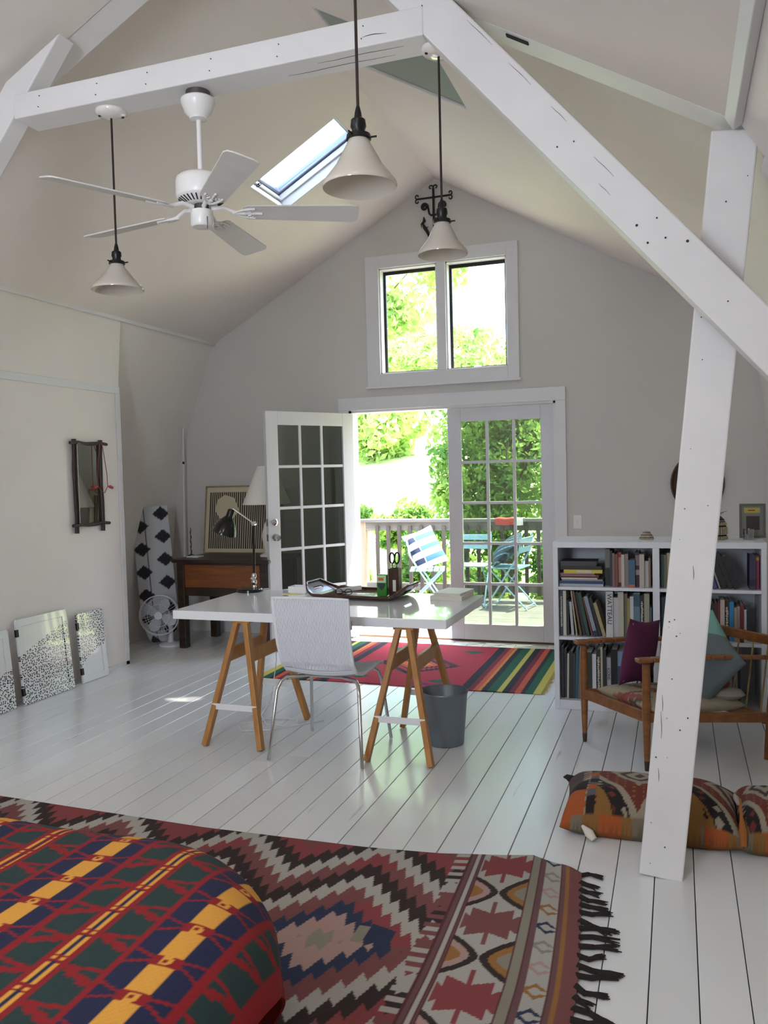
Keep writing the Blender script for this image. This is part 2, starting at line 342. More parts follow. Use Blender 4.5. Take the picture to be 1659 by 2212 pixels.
# solid gable wall behind the camera; a bare frame marks an assumed window
MB().prism([(-4.6, 0), (.9, 0), (.9, 2.9), (NX, 4.1), (-4.6, 2.9)], 0, .12, (Vector((0, YN-.12, 0)), Vector((1, 0, 0)), Vector((0, 0, 1)), Vector((0, 1, 0)))).build('wall_front', WHITE, kind='structure')
MB().plate([(-2.13, 1.22), (-.97, 1.22), (-.97, 2.68), (-2.13, 2.68)], [[(-2.06, 1.29), (-1.04, 1.29), (-1.04, 2.61), (-2.06, 2.61)]], 0, .03, (Vector((0, YN, 0)), Vector((1, 0, 0)), Vector((0, 0, 1)), Vector((0, 1, 0)))).build('assumed_window_frame', TRIM, kind='structure', bevel=.004)  # frame set on the uncut wall around the added lamp; window assumed
MB().box(-4.95, -4.3, YN, 5.6, 2.75, 2.9).build('ceiling', CEIL, kind='structure')

# trim strips: two battens on the left slope, corner bead of the knee wall
t = MB(); t.beam((-4.188, YT, 2.80), (-4.188, YW-.01, 2.80), .012, .05, (0, 0, 1)); t.build('trim_1', TRIM, kind='structure', bevel=.003)
t = MB().box(XL, XL+.014, YN, 5.68, 2.20, 2.255).build('trim_2', TRIM, kind='structure', bevel=.003)
t = MB().box(XL, XL+.012, 5.635, 5.685, .0, 2.2).build('trim_3', TRIM, kind='structure', bevel=.003)
t = MB().box(XR-.012, XR, 6.9, 7.0, 0, 1.55).build('trim_4', TRIM, kind='structure', bevel=.003)
MB().beam((.19, YN, 2.66), (.19, YT-.02, 2.66), .055, .035, (1, 0, .58)).build('trim_5', TRIM, kind='structure', bevel=.004)
MB().beam((.30, YN, 2.47), (.30, YT-.02, 2.47), .05, .035, (1, 0, .8)).build('trim_6', TRIM, kind='structure', bevel=.004)
MB().box(XL, XL+.012, YN, 5.68, 0, .03).build('baseboard_left', TRIM, kind='structure')
MB().box(-4.79, D0-.12, YW-.014, YW, 0, .11).build('baseboard_back', TRIM, kind='structure', bevel=.003)
MB().box(D1+.1, XR, YW-.014, YW, 0, .11).build('baseboard_right', TRIM, kind='structure', bevel=.003)

for nm, cx_, cy_, ang in (('fill_lamp_frame_1', -.72, .25, math.atan(NSR)), ('fill_lamp_frame_2', -3.0, .25, -math.atan(NSL))):  # frames added around the overhead fill lamps; no skylight opens here
    r = tag(empty(nm, (cx_, cy_, 3.15)), kind='structure'); ex = Vector((math.cos(ang), 0, -math.sin(ang))); en = Vector((math.sin(ang), 0, math.cos(ang)))
    zc = NZ-(NSR*(cx_-NX) if cx_ > NX else NSL*(NX-cx_)); MB().plate([(-.47, -.60), (.47, -.60), (.47, .60), (-.47, .60)], [[(-.40, -.53), (.40, -.53), (.40, .53), (-.40, .53)]], -.045, -.001, (Vector((cx_, cy_, zc)), ex, Vector((0, 1, 0)), en)).build('frame', TRIM, r, bevel=.004)

# ------------------------------------------------------------------ timber frame (things)
def nails(mb, pts, n=8, r=.0055):
    for p, d in pts: mb.tube(Vector(p), Vector(p)+Vector(d)*.004, r, r*.8, n)
    return mb
post = thing('timber_post', 'white painted square timber post leaning to the right, scarred with nail holes', 'post', (-.067, 3.21, 0))
pa, pb = Vector((-.067, 3.21, 0)), Vector((.1975, 3.21, 2.645))
MB().beam(pa, pb, .152, .15, (0, 1, 0)).build('shaft', TIMBER, post, bevel=.006)
mb = MB()
for i in range(26):
    t_ = rnd.uniform(.02, .95); c = pa.lerp(pb, t_); nails(mb, [((c.x+rnd.uniform(-.06, .06), 3.1355, c.z), (0, -1, 0))], 6, rnd.uniform(.0012, .003))
mb.build('nail_holes', NAIL, post, kind='stuff')
mb = MB()
for z0, dx, L in ((.52, -.045, .10), (.62, -.05, .06), (1.10, .01, .05), (.36, -.04, .05)):
    c = pa.lerp(pb, z0/2.645); mb.path([(c.x+dx+.0012*math.sin(j), 3.1342, z0+L*j/4) for j in range(5)], [.0004, .0008, .0009, .0007, .0004], 4)
mb.build('crack', GAP, post, kind='stuff')
def dirv(a, b): return (Vector(b)-Vector(a)).normalized()
# right-hand diagonal brace nailed to the face of the post
BA, BB = Vector((-1.085, 3.055, 3.475)), Vector((.60, 3.055, 1.545))
br = thing('timber_brace', 'long white diagonal timber brace crossing in front of the leaning post', 'beam', BA)
def cut_brace(a, b, half, s, root):            # plank in the truss plane, its upper end cut to the slope of the roof lining
    d = (b-a).normalized(); u = Vector((-d.z, 0, d.x)) if d.x > 0 else Vector((d.z, 0, -d.x)); P = []
    for sg in (1, -1):
        p = a+u*(half*sg); k = NZ-(NSR*(p.x-NX) if s > 0 else NSL*(NX-p.x))-(.006 if s > 0 else .05)-p.z; g = (NSR if s > 0 else -NSL); t = k/(d.z+g*d.x); P.append(p+d*t)
    P += [b-u*half, b+u*half]
    return MB().prism([(p.x, p.z) for p in P], 3.006, 3.104, FRX).build('shaft', TIMBER, root, bevel=.006)
cut_brace(BA, BB, .076, 1, br)
mb = MB(); d_ = dirv(BA, BB); n_ = Vector((d_.z, 0, -d_.x))
for tt, off, r in ((1.50, .03, .0045), (1.53, -.03, .003), (1.57, .045, .004), (1.60, -.005, .0035), (1.66, -.045, .005), (1.10, .03, .003), (1.13, -.02, .0025), (.35, .01, .002), (1.9, .0, .0025)):
    p = BA+d_*tt+n_*off; nails(mb, [((p.x, 3.0055, p.z), (0, -1, 0))], 8, r)
mb.build('bolt_holes', NAIL, br, kind='stuff')
mb = MB()
for tt, off, L in ((.52, -.06, .14), (.75, -.055, .12), (.98, -.05, .08), (1.22, -.03, .1), (1.3, .02, .06)):
    mb.path([(BA+d_*(tt+L*j/4)+n_*(off+.0008*math.sin(j*2))).xyz+Vector((0, -.0502, 0)) for j in range(5)], [.0003, .0006, .0007, .0005, .0003], 4)
mb.build('crack', GAP, br, kind='stuff')
LA, LB = Vector((-2.44, 3.055, 3.475)), Vector((-3.35, 3.055, 2.40))
bl = thing('timber_brace', 'white diagonal timber brace at the left end of the tie beam', 'beam', LA)
d2 = dirv(LA, LB)
cut_brace(LA+Vector((-.08, 0, .0)), LB+Vector((-.08, 0, 0)), .065, -1, bl)
tb = thing('tie_beam', 'white horizontal timber tie beam carrying the ceiling fan', 'beam', (-1.8, 3.075, 3.1))
MB().box(-2.735, -.86, 3.002, 3.15, 3.10, 3.205).build('shaft', TIMBER, tb, bevel=.005)
mb = MB()
for xx in (-2.6, -2.3, -2.05, -1.75, -1.45, -1.1):
    nails(mb, [((xx, 3.0005, 3.13), (0, -1, 0)), ((xx+.008, 3.0005, 3.175), (0, -1, 0))], 6, .0022)
mb.build('nail_holes', NAIL, tb, kind='stuff')
mb = MB()
for a, b, y in ((-1.3, -.95, 3.05), (-1.45, -1.0, 3.10)):
    mb.path([(a+(b-a)*j/5, y+.003*math.sin(j*1.7), 3.0995) for j in range(6)], [.0003, .0007, .0009, .0009, .0006, .0003], 4)
mb.path([(-1.1+.1*j/4, 3.0015, 3.135+.004*math.sin(j)) for j in range(5)], [.0004, .0012, .0015, .001, .0004], 4)
mb.build('crack', GAP, tb, kind='stuff')
rf = thing('rafter', 'painted principal rafter running up the right roof slope above the brace', 'beam', (NX, 3.1, NZ))
MB().beam((NX, 3.175, NZ+.052), (.28, 3.175, NZ+.052-NSR*2.08), .14, .09, (0, 0, 1)).build('shaft', TIMBER, rf, bevel=.004)
MB().beam((-.58, 3.14, NZ+.052-NSR*1.22-.054), (-.50, 3.14, NZ+.052-NSR*1.30-.054), .022, .006, (0, 0, 1)).build('notch', GAP, rf)
rf = thing('rafter', 'painted principal rafter running down the left roof slope', 'beam', (NX, 3.1, NZ))
MB().beam((NX, 3.175, NZ+.048), (-4.2, 3.175, NZ+.048-NSL*2.4), .14, .09, (0, 0, 1)).build('shaft', TIMBER, rf, bevel=.004)

# ------------------------------------------------------------------ gable window, skylights
PANE = glass_mat('window_glass', (.97, .98, .97), .03, rmax=.15)
PANED = glass_mat('door_glass', (.60, .66, .60), .08)
w1 = tag(empty('window_1', (-1.93, YW, 2.29)), kind='structure')
y0 = YW-.022
for q in ((-2.625, -2.50, 2.29, 3.445), (-1.35, -1.25, 2.29, 3.445), (-2.50, -1.35, 3.335, 3.445), (-2.50, -1.35, 2.29, 2.40), (-1.965, -1.885, 2.40, 3.335)):
    MB().box(q[0], q[1], y0, YW, q[2], q[3]).build('casing', TRIM, w1, bevel=.003)
MB().box(-2.64, -1.235, y0-.012, y0, 2.272, 2.292).build('sill', TRIM, w1, bevel=.003)
for a, b in ((-2.50, -1.965), (-1.885, -1.35)):
    s = MB(); s.box(a, a+.012, YW, YW+.15, 2.40, 3.335); s.box(b-.012, b, YW, YW+.15, 2.40, 3.335); s.box(a, b, YW, YW+.15, 3.323, 3.335); s.box(a, b, YW, YW+.15, 2.40, 2.412)
    s.build('jamb', TRIM, w1)
    a2, b2 = a+.012, b-.012; s = MB(); k = .022
    s.box(a2, a2+k, YW+.085, YW+.105, 2.412, 3.323); s.box(b2-k, b2, YW+.085, YW+.105, 2.412, 3.323); s.box(a2+k, b2-k, YW+.085, YW+.105, 3.323-.03, 3.323); s.box(a2+k, b2-k, YW+.085, YW+.105, 2.412, 2.412+.014)
    sash = s.build('sash_frame', BLACK, w1, label='black sash frame')
    MB().box(a2+k, b2-k, YW+.093, YW+.097, 2.426, 3.293).build('pane', PANE, w1)
MB().box(-1.66, -1.60, YW+.05, YW+.085, 2.412, 2.43).build('latch', TRIM, w1)
def skylight(name, s, hole, blind):
    o, ex, ey, en = slope_frame(s); r = tag(empty(name, o+ex*hole[0][0]+ey*hole[0][1]), kind='structure'); fr = (o, ex, ey, en)
    a0, a1, b0, b1 = hole[0][0], hole[1][0], hole[0][1], hole[2][1]; D = .06 if blind else .17
    for q in ([(a0+.001, b0+.001), (a1-.001, b0+.001), (a1-.001, b0+.013), (a0+.001, b0+.013)], [(a0+.001, b1-.013), (a1-.001, b1-.013), (a1-.001, b1-.001), (a0+.001, b1-.001)],
              [(a0+.001, b0+.013), (a0+.013, b0+.013), (a0+.013, b1-.013), (a0+.001, b1-.013)], [(a1-.013, b0+.013), (a1-.001, b0+.013), (a1-.001, b1-.013), (a1-.013, b1-.013)]):
        MB().prism(q, .001, D+.1, fr).build('lining', TRIM, r)
    if blind:
        MB().prism([(a0+.014, b0+.014), (a1-.014, b0+.014), (a1-.014, b1-.014), (a0+.014, b1-.014)], .012, .03, fr).build('blind', mat('blind_cloth', '#97a096', .8), r, label='closed grey green blind')
        MB().prism([(a0-.05, b0-.05), (a1+.05, b0-.05), (a1+.05, b1+.05), (a0-.05, b1+.05)], .13, .15, fr).build('cover', BLACK, r)
    else:
        k = .05; mm = mat('skylight_frame', '#8d93ab', .3, metal=.4)
        MB().plate([(a0+.015, b0+.015), (a1-.015, b0+.015), (a1-.015, b1-.015), (a0+.015, b1-.015)], [[(a0+k, b0+k), (a1-k, b0+k), (a1-k, b1-k), (a0+k, b1-k)]], D-.05, D, fr).build('frame', mm, r, bevel=.006)
        MB().plate([(a0+.016, b0+.016), (a1-.016, b0+.016), (a1-.016, b1-.016), (a0+.016, b1-.016)], [[(a0+.03, b0+.03), (a1-.03, b0+.03), (a1-.03, b1-.03), (a0+.03, b1-.03)]], D-.10, D-.055, fr).build('inner_frame', TRIM, r, bevel=.004)
        MB().prism([(a0+k, b0+k), (a1-k, b0+k), (a1-k, b1-k), (a0+k, b1-k)], D-.03, D-.024, fr).build('pane', PANE, r)
        c = o+ex*(a0+.16)+ey*(b1-.035)+en*(D-.10)
        ring = MB().path([c+ey*(-.02*math.cos(j*PI/8))+ex*(.014*math.sin(j*PI/8))-en*.012 for j in range(16)], .003, 6, closed=True); ring.tube(c, c-en*.014, .006, n=8)
        ring.build('latch_ring', BLACK, r, smooth=True)
    return r
skylight('window_2', -1, skyL, False)
skylight('window_3', 1, skyR, True)

# ------------------------------------------------------------------ french doors
tr = tag(empty('trim_7', (-1.9, YW, 0)), kind='structure')
for q in ((D0-.10, D0, 0, DH), (D1, D1+.085, 0, DH), (D0-.10, D1+.085, DH, DH+.115)):
    MB().box(q[0], q[1], YW-.024, YW, q[2], q[3]).build('casing', TRIM, tr, bevel=.004)
for q in ((D0-.001, D0+.02, 0, DH), (D1-.02, D1+.001, 0, DH), (D0, D1, DH-.02, DH+.001)):
    MB().box(q[0], q[1], YW, YW+.16, q[2], q[3]).build('jamb', TRIM, tr)
MB().box(D0, D1, YW+.06, YW+.20, -.01, .018).build('threshold', wood('sill_wood', '#7a5a40', '#5b4030', .5), tr, bevel=.004)
def french_door(name, loc, rotz, wd, knob):
    r = tag(empty(name, loc, rotz, local=True), kind='structure'); T = .02; zb, zt = .022, 2.062; s = .118; gb, gt = .16, 1.945
    P = lambda nm, x0, x1, z0, z1, t=T, m=DOORP: MB().box(x0, x1, -t, t, z0, z1).build(nm, m, r, bevel=.003)
    P('stile', 0, s, zb, zt); P('stile', wd-s, wd, zb, zt); P('top_rail', s, wd-s, gt, zt); P('bottom_rail', s, wd-s, zb, gb)
    cw = (wd-2*s)/3; ch = (gt-gb)/5; mu = .012
    for i in (1, 2): P('muntin', s+cw*i-mu, s+cw*i+mu, gb, gt, .015)
    for j in range(1, 5): P('muntin', s, wd-s, gb+ch*j-mu, gb+ch*j+mu, .014)
    pm_ = None
    for i in range(3):
        for j in range(5):
            x0 = s+cw*i+(mu if i else 0); x1 = s+cw*(i+1)-(mu if i < 2 else 0); z0 = gb+ch*j+(mu if j else 0); z1 = gb+ch*(j+1)-(mu if j < 4 else 0)
            MB().box(x0, x1, -.003, .003, z0, z1).build('pane', PANED, r)
    if knob:
        for z, rr, L in ((.985, .026, .055), (1.115, .021, .02)):
            for sg in (-1, 1):
                R = Matrix.Rotation(-sg*PI/2, 3, 'X'); kx = wd-.06
                k = MB().lathe([(.03, 0), (.03, .006), (.012, .01), (.012, .028), (rr, .036), (rr+.003, .047), (rr*.8, .058), (.0001, .06)] if L > .03 else [(.028, 0), (.028, .012), (.02, .018), (.0001, .02)], (kx, sg*T, z), 20, R)
                k.build('knob' if L > .03 else 'deadbolt', CHROME, r, smooth=True)
            MB().box(wd-.001, wd+.0015, -.013, .013, z-.03, z+.03).build('latch_plate', CHROME, r)
    else:
        for z in (.25, 1.05, 1.85): MB().box(wd-.004, wd+.008, -T-.006, -T+.01, z-.045, z+.045).build('hinge', CHROME, r)
    return r
french_door('door_1', (-1.905, YW+.05, 0), 0, .935, False)
french_door('door_2', (D0+.02, YW+.005, 0), -math.radians(122), .92, True)
MB().box(-.822, -.752, YW-.006, YW, 1.005, 1.122).build('light_switch', mat('switch_plate', '#e3e1dc', .4), None, bevel=.003, origin=(-.787, YW, 1.06))
o = bpy.data.objects['light_switch']; tag(o, 'small white light switch plate on the wall right of the glass door', 'switch')
MB().box(-.792, -.782, YW-.016, YW-.006, 1.05, 1.075).build('toggle', TRIM, o, bevel=.002)

# ------------------------------------------------------------------ pendant lamps
OPAL = mat('opal_glass', '#f1ebe0', .12, trans=.25, sub=.2, coat=.3)
def translucent_shade():
    m = bpy.data.materials.new('milk_glass'); m.use_nodes = True; n = m.node_tree.nodes; l = m.node_tree.links; b = n['Principled BSDF']
    b.inputs['Base Color'].default_value = (*lin('#ded7cc'), 1); b.inputs['Roughness'].default_value = .1; b.inputs['Coat Weight'].default_value = .4
    t = n.new('ShaderNodeBsdfTranslucent'); t.inputs[0].default_value = (*lin('#d8cfc0'), 1); mx = n.new('ShaderNodeMixShader'); mx.inputs[0].default_value = .35
    l.new(b.outputs[0], mx.inputs[1]); l.new(t.outputs[0], mx.inputs[2]); l.new(mx.outputs[0], n['Material Output'].inputs[0]); return m
MILK = translucent_shade(); CORDM = mat('brown_cord', '#2c211d', .8); PORC = mat('porcelain', '#ece4de', .2, coat=.4)
def pendant(label, x, y, ztop, zneck, rad, hh):
    r = thing('pendant_lamp', label, 'lamp', (x, y, ztop), group='milk glass pendant lamps')
    c = MB().lathe([(.066, 0), (.066, -.008), (.058, -.018), (.03, -.026), (.008, -.03), (.0001, -.03)], (x, y, ztop), 24).build('canopy', PORC, r, smooth=True)
    for a in (0.6, 3.7): MB().lathe([(.006, -.016), (.006, -.024), (.0001, -.025)], (x+.048*math.cos(a), y+.048*math.sin(a), ztop), 8).build('screw', NAIL, c, smooth=True)
    MB().tube((x, y, ztop-.028), (x, y, zneck+.07), .0045, n=8).build('cord', CORDM, r, smooth=True)
    so = MB().lathe([(.005, .085), (.009, .07), (.011, .055), (.020, .048), (.022, .03), (.018, .022), (.019, .012), (.033, .008), (.035, -.004), (.030, -.006), (.0001, -.006)], (x, y, zneck), 20).build('socket', BLACK, r, smooth=True)
    for a in (.3, 2.4, 4.5): MB().tube((x+.03*math.cos(a), y+.03*math.sin(a), zneck+.001), (x+.05*math.cos(a), y+.05*math.sin(a), zneck+.003), .0028, n=6).build('thumb_screw', BLACK, so, smooth=True)
    z1 = zneck-hh
    prof = [(.026, zneck-.002), (.030, zneck-.008), (.034, zneck-.018), (rad*.62, zneck-hh*.55), (rad*.97, z1+.014), (rad, z1+.006), (rad*.985, z1), (rad*.96, z1+.004), (rad*.93, z1+.016), (rad*.59, zneck-hh*.53), (.030, zneck-.022), (.022, zneck-.01), (.022, zneck-.002)]
    MB().lathe_open([(a, b) for a, b in prof]+[prof[0]], (x, y, 0), 40).build('shade', MILK, r, smooth=True)
    MB().lathe([(.0001, zneck-.085), (.014, zneck-.08), (.022, zneck-.062), (.018, zneck-.04), (.012, zneck-.02), (.012, zneck-.004)], (x, y, 0), 16).build('bulb', OPAL, r, smooth=True)
    return r
pendant('milk glass pendant lamp hanging nearest, its cord running out of the top of the picture', -.817, 2.187, 3.25, 2.425, .104, .135)
pendant('milk glass cone pendant lamp hanging left of the ceiling fan', -2.30, 3.10, 3.10, 2.450, .113, .118)
pendant('milk glass pendant lamp in front of the iron cross and upper window', -.835, 3.12, 3.10, 2.455, .096, .125)

# ------------------------------------------------------------------ ceiling fan
FANW = mat('fan_white', '#ece9e6', .3); BLADE = mat('fan_blade', '#d9d5d0', .45, var=.05, vscale=8)
fx, fy = -1.858, 3.085
fan = thing('ceiling_fan', 'white five blade ceiling fan hanging from the tie beam', 'fan', (fx, fy, 3.1))
MB().lathe([(.05, 3.10), (.05, 3.072)], (fx, fy, 0), 20).build('bracket', mat('grey_metal', '#6b6764', .4, metal=.8), fan, smooth=True)
MB().lathe([(.064, 3.072), (.071, 3.066), (.071, 3.052), (.066, 3.042), (.056, 3.015), (.040, 2.998), (.036, 2.988), (.012, 2.984), (.0001, 2.984)], (fx, fy, 0), 32).build('canopy', FANW, fan, smooth=True)
MB().tube((fx, fy, 2.99), (fx, fy, 2.74), .0105, n=14).build('downrod', FANW, fan, smooth=True)
MB().lathe([(.02, 2.765), (.085, 2.757), (.100, 2.745), (.104, 2.73), (.104, 2.672), (.100, 2.664), (.06, 2.640), (.0001, 2.64)], (fx, fy, 0), 40).build('motor', FANW, fan, smooth=True)
mb = MB()
for j in range(30):
    a = 2*PI*j/30; mb.beam((fx+.066*math.cos(a), fy+.066*math.sin(a), 2.643), (fx+.094*math.cos(a), fy+.094*math.sin(a), 2.659), .005, .003)
mb.build('vent_slots', NAIL, fan, kind='stuff')
MB().lathe([(.03, 2.64), (.03, 2.615), (.0001, 2.615)], (fx, fy, 0), 20).build('hub', mat('dark_hub', '#4a443e', .5), fan, smooth=True)
MB().lathe([(.045, 2.615), (.047, 2.60), (.047, 2.557), (.040, 2.548), (.0001, 2.546)], (fx, fy, 0), 28).build('switch_housing', FANW, fan, smooth=True)
MB().tube((fx+.042, fy-.03, 2.58), (fx+.043, fy-.031, 2.53), .0015, n=6).build('pull_chain', NAIL, fan)
for k in range(5):
    a = math.radians(26+72*k); er = Vector((math.cos(a), math.sin(a), 0)); et = Vector((-math.sin(a), math.cos(a), 0)); tl = math.radians(-13)
    et2 = (et*math.cos(tl)+Vector((0, 0, 1))*math.sin(tl)).normalized(); en = er.cross(et2); C0 = Vector((fx, fy, 2.612))
    L0, L1, w0, w1_ = .17, .655, .052, .066; pts = [(L0, -w0*.8), (L0+.02, -w0), (L1-.03, -w1_), (L1-.008, -w1_+.008), (L1, -w1_+.03), (L1, w1_-.03), (L1-.008, w1_-.008), (L1-.03, w1_), (L0+.02, w0), (L0, w0*.8)]
    bl_ = MB().prism(pts, -.003, .003, (C0, er, et2, en)).build('blade', BLADE, fan, bevel=.0015, seg=1)
    ir = MB(); ir.path([C0+er*.04+Vector((0, 0, .012)), C0+er*.09+Vector((0, 0, .018)), C0+er*.14-en*.002, C0+er*.18-en*.006], [.010, .009, .008, .007], 8)
    for sg in (-1, 1):
        ir.path([C0+er*(.13+.09*j/6)+et2*(sg*.034*math.sin(PI*.5*j/6)**.7)-en*.006 for j in range(7)], .0045, 6)
        ir.path([C0+er*(.20+.012*math.cos(j))+et2*(sg*(.022+.010*math.sin(j)))-en*.006 for j in range(6)], .003, 6)
    ir.path([C0+er*(.15+.10*j/4)-en*.006 for j in range(5)], .0045, 6)
    ir.build('blade_iron', FANW, bl_, smooth=True)

# ------------------------------------------------------------------ iron cross on the gable
IRON = mat('wrought_iron', '#15120f', .6, bump=.3, bscale=80)
cx, cz, cy_ = -1.975, 3.895, YW-.018
cr = thing('iron_cross', 'black wrought iron cross with scrolled ends hanging near the gable peak', 'ornament', (cx, YW, 3.5))
V3 = lambda a, b, y=0: Vector((cx+a, cy_+y, cz+b))
MB().tube(V3(0, -.40), V3(0, .075), .010, n=10).build('upright', IRON, cr, smooth=True)
MB().tube(V3(-.145, 0), V3(.15, 0), .008, n=10).build('crossbar', IRON, cr, smooth=True)
def curl(cx_, cz_, r0, r1, a0, a1, n=22): return [V3(cx_+(r0+(r1-r0)*j/(n-1))*math.cos(a0+(a1-a0)*j/(n-1)), cz_+(r0+(r1-r0)*j/(n-1))*math.sin(a0+(a1-a0)*j/(n-1))) for j in range(n)]
for sx_, sz_, v in ((-.145, 0, 0), (.15, 0, 0), (0, .075, 1)):
    for sg in (-1, 1):
        if v: p = [V3(0, .07)]+curl(sg*.022, .085, .022, .006, PI if sg > 0 else 0, (PI if sg > 0 else 0)-sg*1.6*PI, 14)
        else:
            s2 = 1 if sx_ > 0 else -1; p = [V3(sx_-s2*.01, 0)]+curl(sx_, sg*.022, .022, .006, -sg*PI/2, -sg*PI/2+s2*sg*1.6*PI, 14)
        MB().path(p, .0055, 6).build('end_scroll', IRON, cr, smooth=True)
for sg in (-1, 1):
    p = [V3(0, -.15), V3(sg*.025, -.152), V3(sg*.040, -.135), V3(sg*.045, -.10), V3(sg*.05, -.075)]+curl(sg*.082, -.075, .034, .006, PI if sg > 0 else 0, (PI if sg > 0 else 0)-sg*3.4*PI, 30)
    MB().path(p, .0085, 6).build('scroll', IRON, cr, smooth=True)
    q = [V3(sg*.09, -.16), V3(sg*.085, -.19), V3(sg*.10, -.215), V3(sg*.085, -.25), V3(sg*.06, -.29), V3(sg*.045, -.33), V3(sg*.01, -.36)]
    mb = MB().path(q, [.004, .014, .008, .016, .014, .010, .006], 7); mb.path([V3(sg*.085, -.19), V3(sg*.115, -.22), V3(sg*.11, -.25)], [.008, .006, .002], 6); mb.path([V3(sg*.075, -.26), V3(sg*.05, -.245)], [.006, .002], 6)
    mb.build('leaf_ornament', IRON, cr, smooth=True)

# ------------------------------------------------------------------ left wall: mirror, beads, leaning cabinet doors
BAMB = wood('dark_bamboo', '#3a241b', '#1d1210', .45, 2, 6)
my0, my1, mz0, mz1 = 5.10, 5.40, 1.175, 1.79; mx = XL+.022
mr_ = thing('wall_mirror', 'narrow mirror in a dark bamboo stick frame on the left wall', 'mirror', (XL, 5.25, 1.15))
MB().prism([(XL+.050, my0), (XL+.056, my0), (XL+.012, my1), (XL+.004, my1)], mz0, mz1).build('glass', mat('mirror_glass', '#d6dcd6', .03, metal=1.0), mr_)
for y in (my0, my1):
    m_ = MB().path([(mx, y+.004*math.sin(j*1.3), mz0-.06+(mz1-mz0+.09)*j/6) for j in range(7)], [.016, .014, .016, .013, .016, .014, .017], 8).build('upright_stick', BAMB, mr_, smooth=True)
for z in (mz0, mz1):
    MB().path([(mx+.016, my0-.06+(my1-my0+.12)*j/5, z+.005*math.sin(j*2)) for j in range(6)], [.012, .014, .013, .015, .013, .012], 8).build('cross_stick', BAMB, mr_, smooth=True)
bd = thing('bead_cord', 'thin red cord with two red beads hung over the mirror frame', 'necklace', (XL+.04, 5.38, 1.78))
RED = mat('red_bead', '#a8352f', .4); RC = mat('red_cord', '#8c4438', .7)
MB().path([(mx+.03, 5.36, 1.79), (mx+.025, 5.34, 1.66), (mx+.022, 5.33, 1.50), (mx+.022, 5.335, 1.46), (mx+.022, 5.37, 1.42), (mx+.02, 5.41, 1.41), (mx+.012, 5.46, 1.46), (mx+.012, 5.455, 1.56), (mx+.016, 5.42, 1.72), (mx+.03, 5.385, 1.795)], .003, 6, closed=True).build('cord', RC, bd, smooth=True)
for y, s in ((5.335, -1), (5.46, 1)): MB().path([(mx+.018, y, 1.46), (mx+.018, y+s*.02, 1.457), (mx+.018, y+s*.05, 1.448)], [.004, .013, .011], 8).build('bead', RED, bd, smooth=True)
def dotted(name, cond):                      # white gloss panel with painted black dots on part of it
    m = mat(name, '#dededf', .18, coat=.4); n = m.node_tree.nodes; l = m.node_tree.links
    tc = n.new('ShaderNodeTexCoord'); vo = n.new('ShaderNodeTexVoronoi'); vo.inputs['Scale'].default_value = 58; vo.inputs['Randomness'].default_value = .8; l.new(tc.outputs['Object'], vo.inputs[0])
    vo.voronoi_dimensions = '2D'
    mp = n.new('ShaderNodeMapping'); mp.inputs['Rotation'].default_value = (0, -PI/2, 0); mp.inputs['Scale'].default_value = (1, 1, 1)
    sep = n.new('ShaderNodeSeparateXYZ'); l.new(tc.outputs['Object'], sep.inputs[0]); cb = n.new('ShaderNodeCombineXYZ'); l.new(sep.outputs[1], cb.inputs[0]); l.new(sep.outputs[2], cb.inputs[1]); l.new(cb.outputs[0], vo.inputs[0])
    lt = n.new('ShaderNodeMath'); lt.operation = 'LESS_THAN'; lt.inputs[1].default_value = .30; l.new(vo.outputs['Distance'], lt.inputs[0])
    def op(o, a, b):
        q = n.new('ShaderNodeMath'); q.operation = o
        for i, w in enumerate((a, b)):
            if isinstance(w, (int, float)): q.inputs[i].default_value = w
            else: l.new(w, q.inputs[i])
        return q.outputs[0]
    mask = cond(op, sep.outputs[1], sep.outputs[2])
    f = op('MULTIPLY', lt.outputs[0], mask); mx_ = n.new('ShaderNodeMix'); mx_.data_type = 'RGBA'; l.new(f, mx_.inputs[0]); mx_.inputs[6].default_value = (*lin('#dededf'), 1); mx_.inputs[7].default_value = (*lin('#1b1c1e'), 1)
    l.new(mx_.outputs[2], n['Principled BSDF'].inputs['Base Color']); return m
def cabinet_panel(label, ya, yb, H, lean, m, notch=False):
    r = thing('cabinet_door', label, 'cabinet door', (XL+.03+lean, (ya+yb)/2, 0), group='dotted cabinet doors leaning on the left wall')
    ang = math.atan2(lean, H); up = Vector((-math.sin(ang), 0, math.cos(ang))); nn = Vector((math.cos(ang), 0, math.sin(ang))); o = Vector((XL+.034+lean, 0, .001)); ey = Vector((0, 1, 0)); fr = (o, ey, up, nn)
    L = H; c = .012; bd_ = MB().prism([(ya, 0), (yb, 0), (yb, L-c), (yb-c, L), (ya+c, L), (ya, L-c)], -.012, .0, fr).build('slab', m, r, bevel=.003)
    b = .05
    MB().plate([(ya, 0), (yb, 0), (yb, L-c), (yb-c, L), (ya+c, L), (ya, L-c)], [[(ya+b, b), (yb-b, b), (yb-b, L-b), (ya+b, L-b)]], .0, .006, fr).build('raised_border', m, r, bevel=.003)
    for z in (.09, L-.09): MB().prism([(ya-.012, z-.025), (ya+.012, z-.025), (ya+.012, z+.025), (ya-.012, z+.025)], -.004, .010, fr).build('hinge', BLACK, r)
    return r
cabinet_panel('largest dotted cabinet door, dots below a slanting line, middle of the three', 4.43, 4.925, .58, .055, dotted('dots_a', lambda op, y, z: op('LESS_THAN', z, op('ADD', op('MULTIPLY', op('ADD', y, .05), .35), .40))))
cabinet_panel('short narrow cabinet door dotted at its top, nearest the alcove corner', 5.03, 5.325, .52, .045, dotted('dots_b', lambda op, y, z: op('GREATER_THAN', z, op('ADD', op('MULTIPLY', op('SQRT', op('ADD', y, .16), 0), .30), .09))))
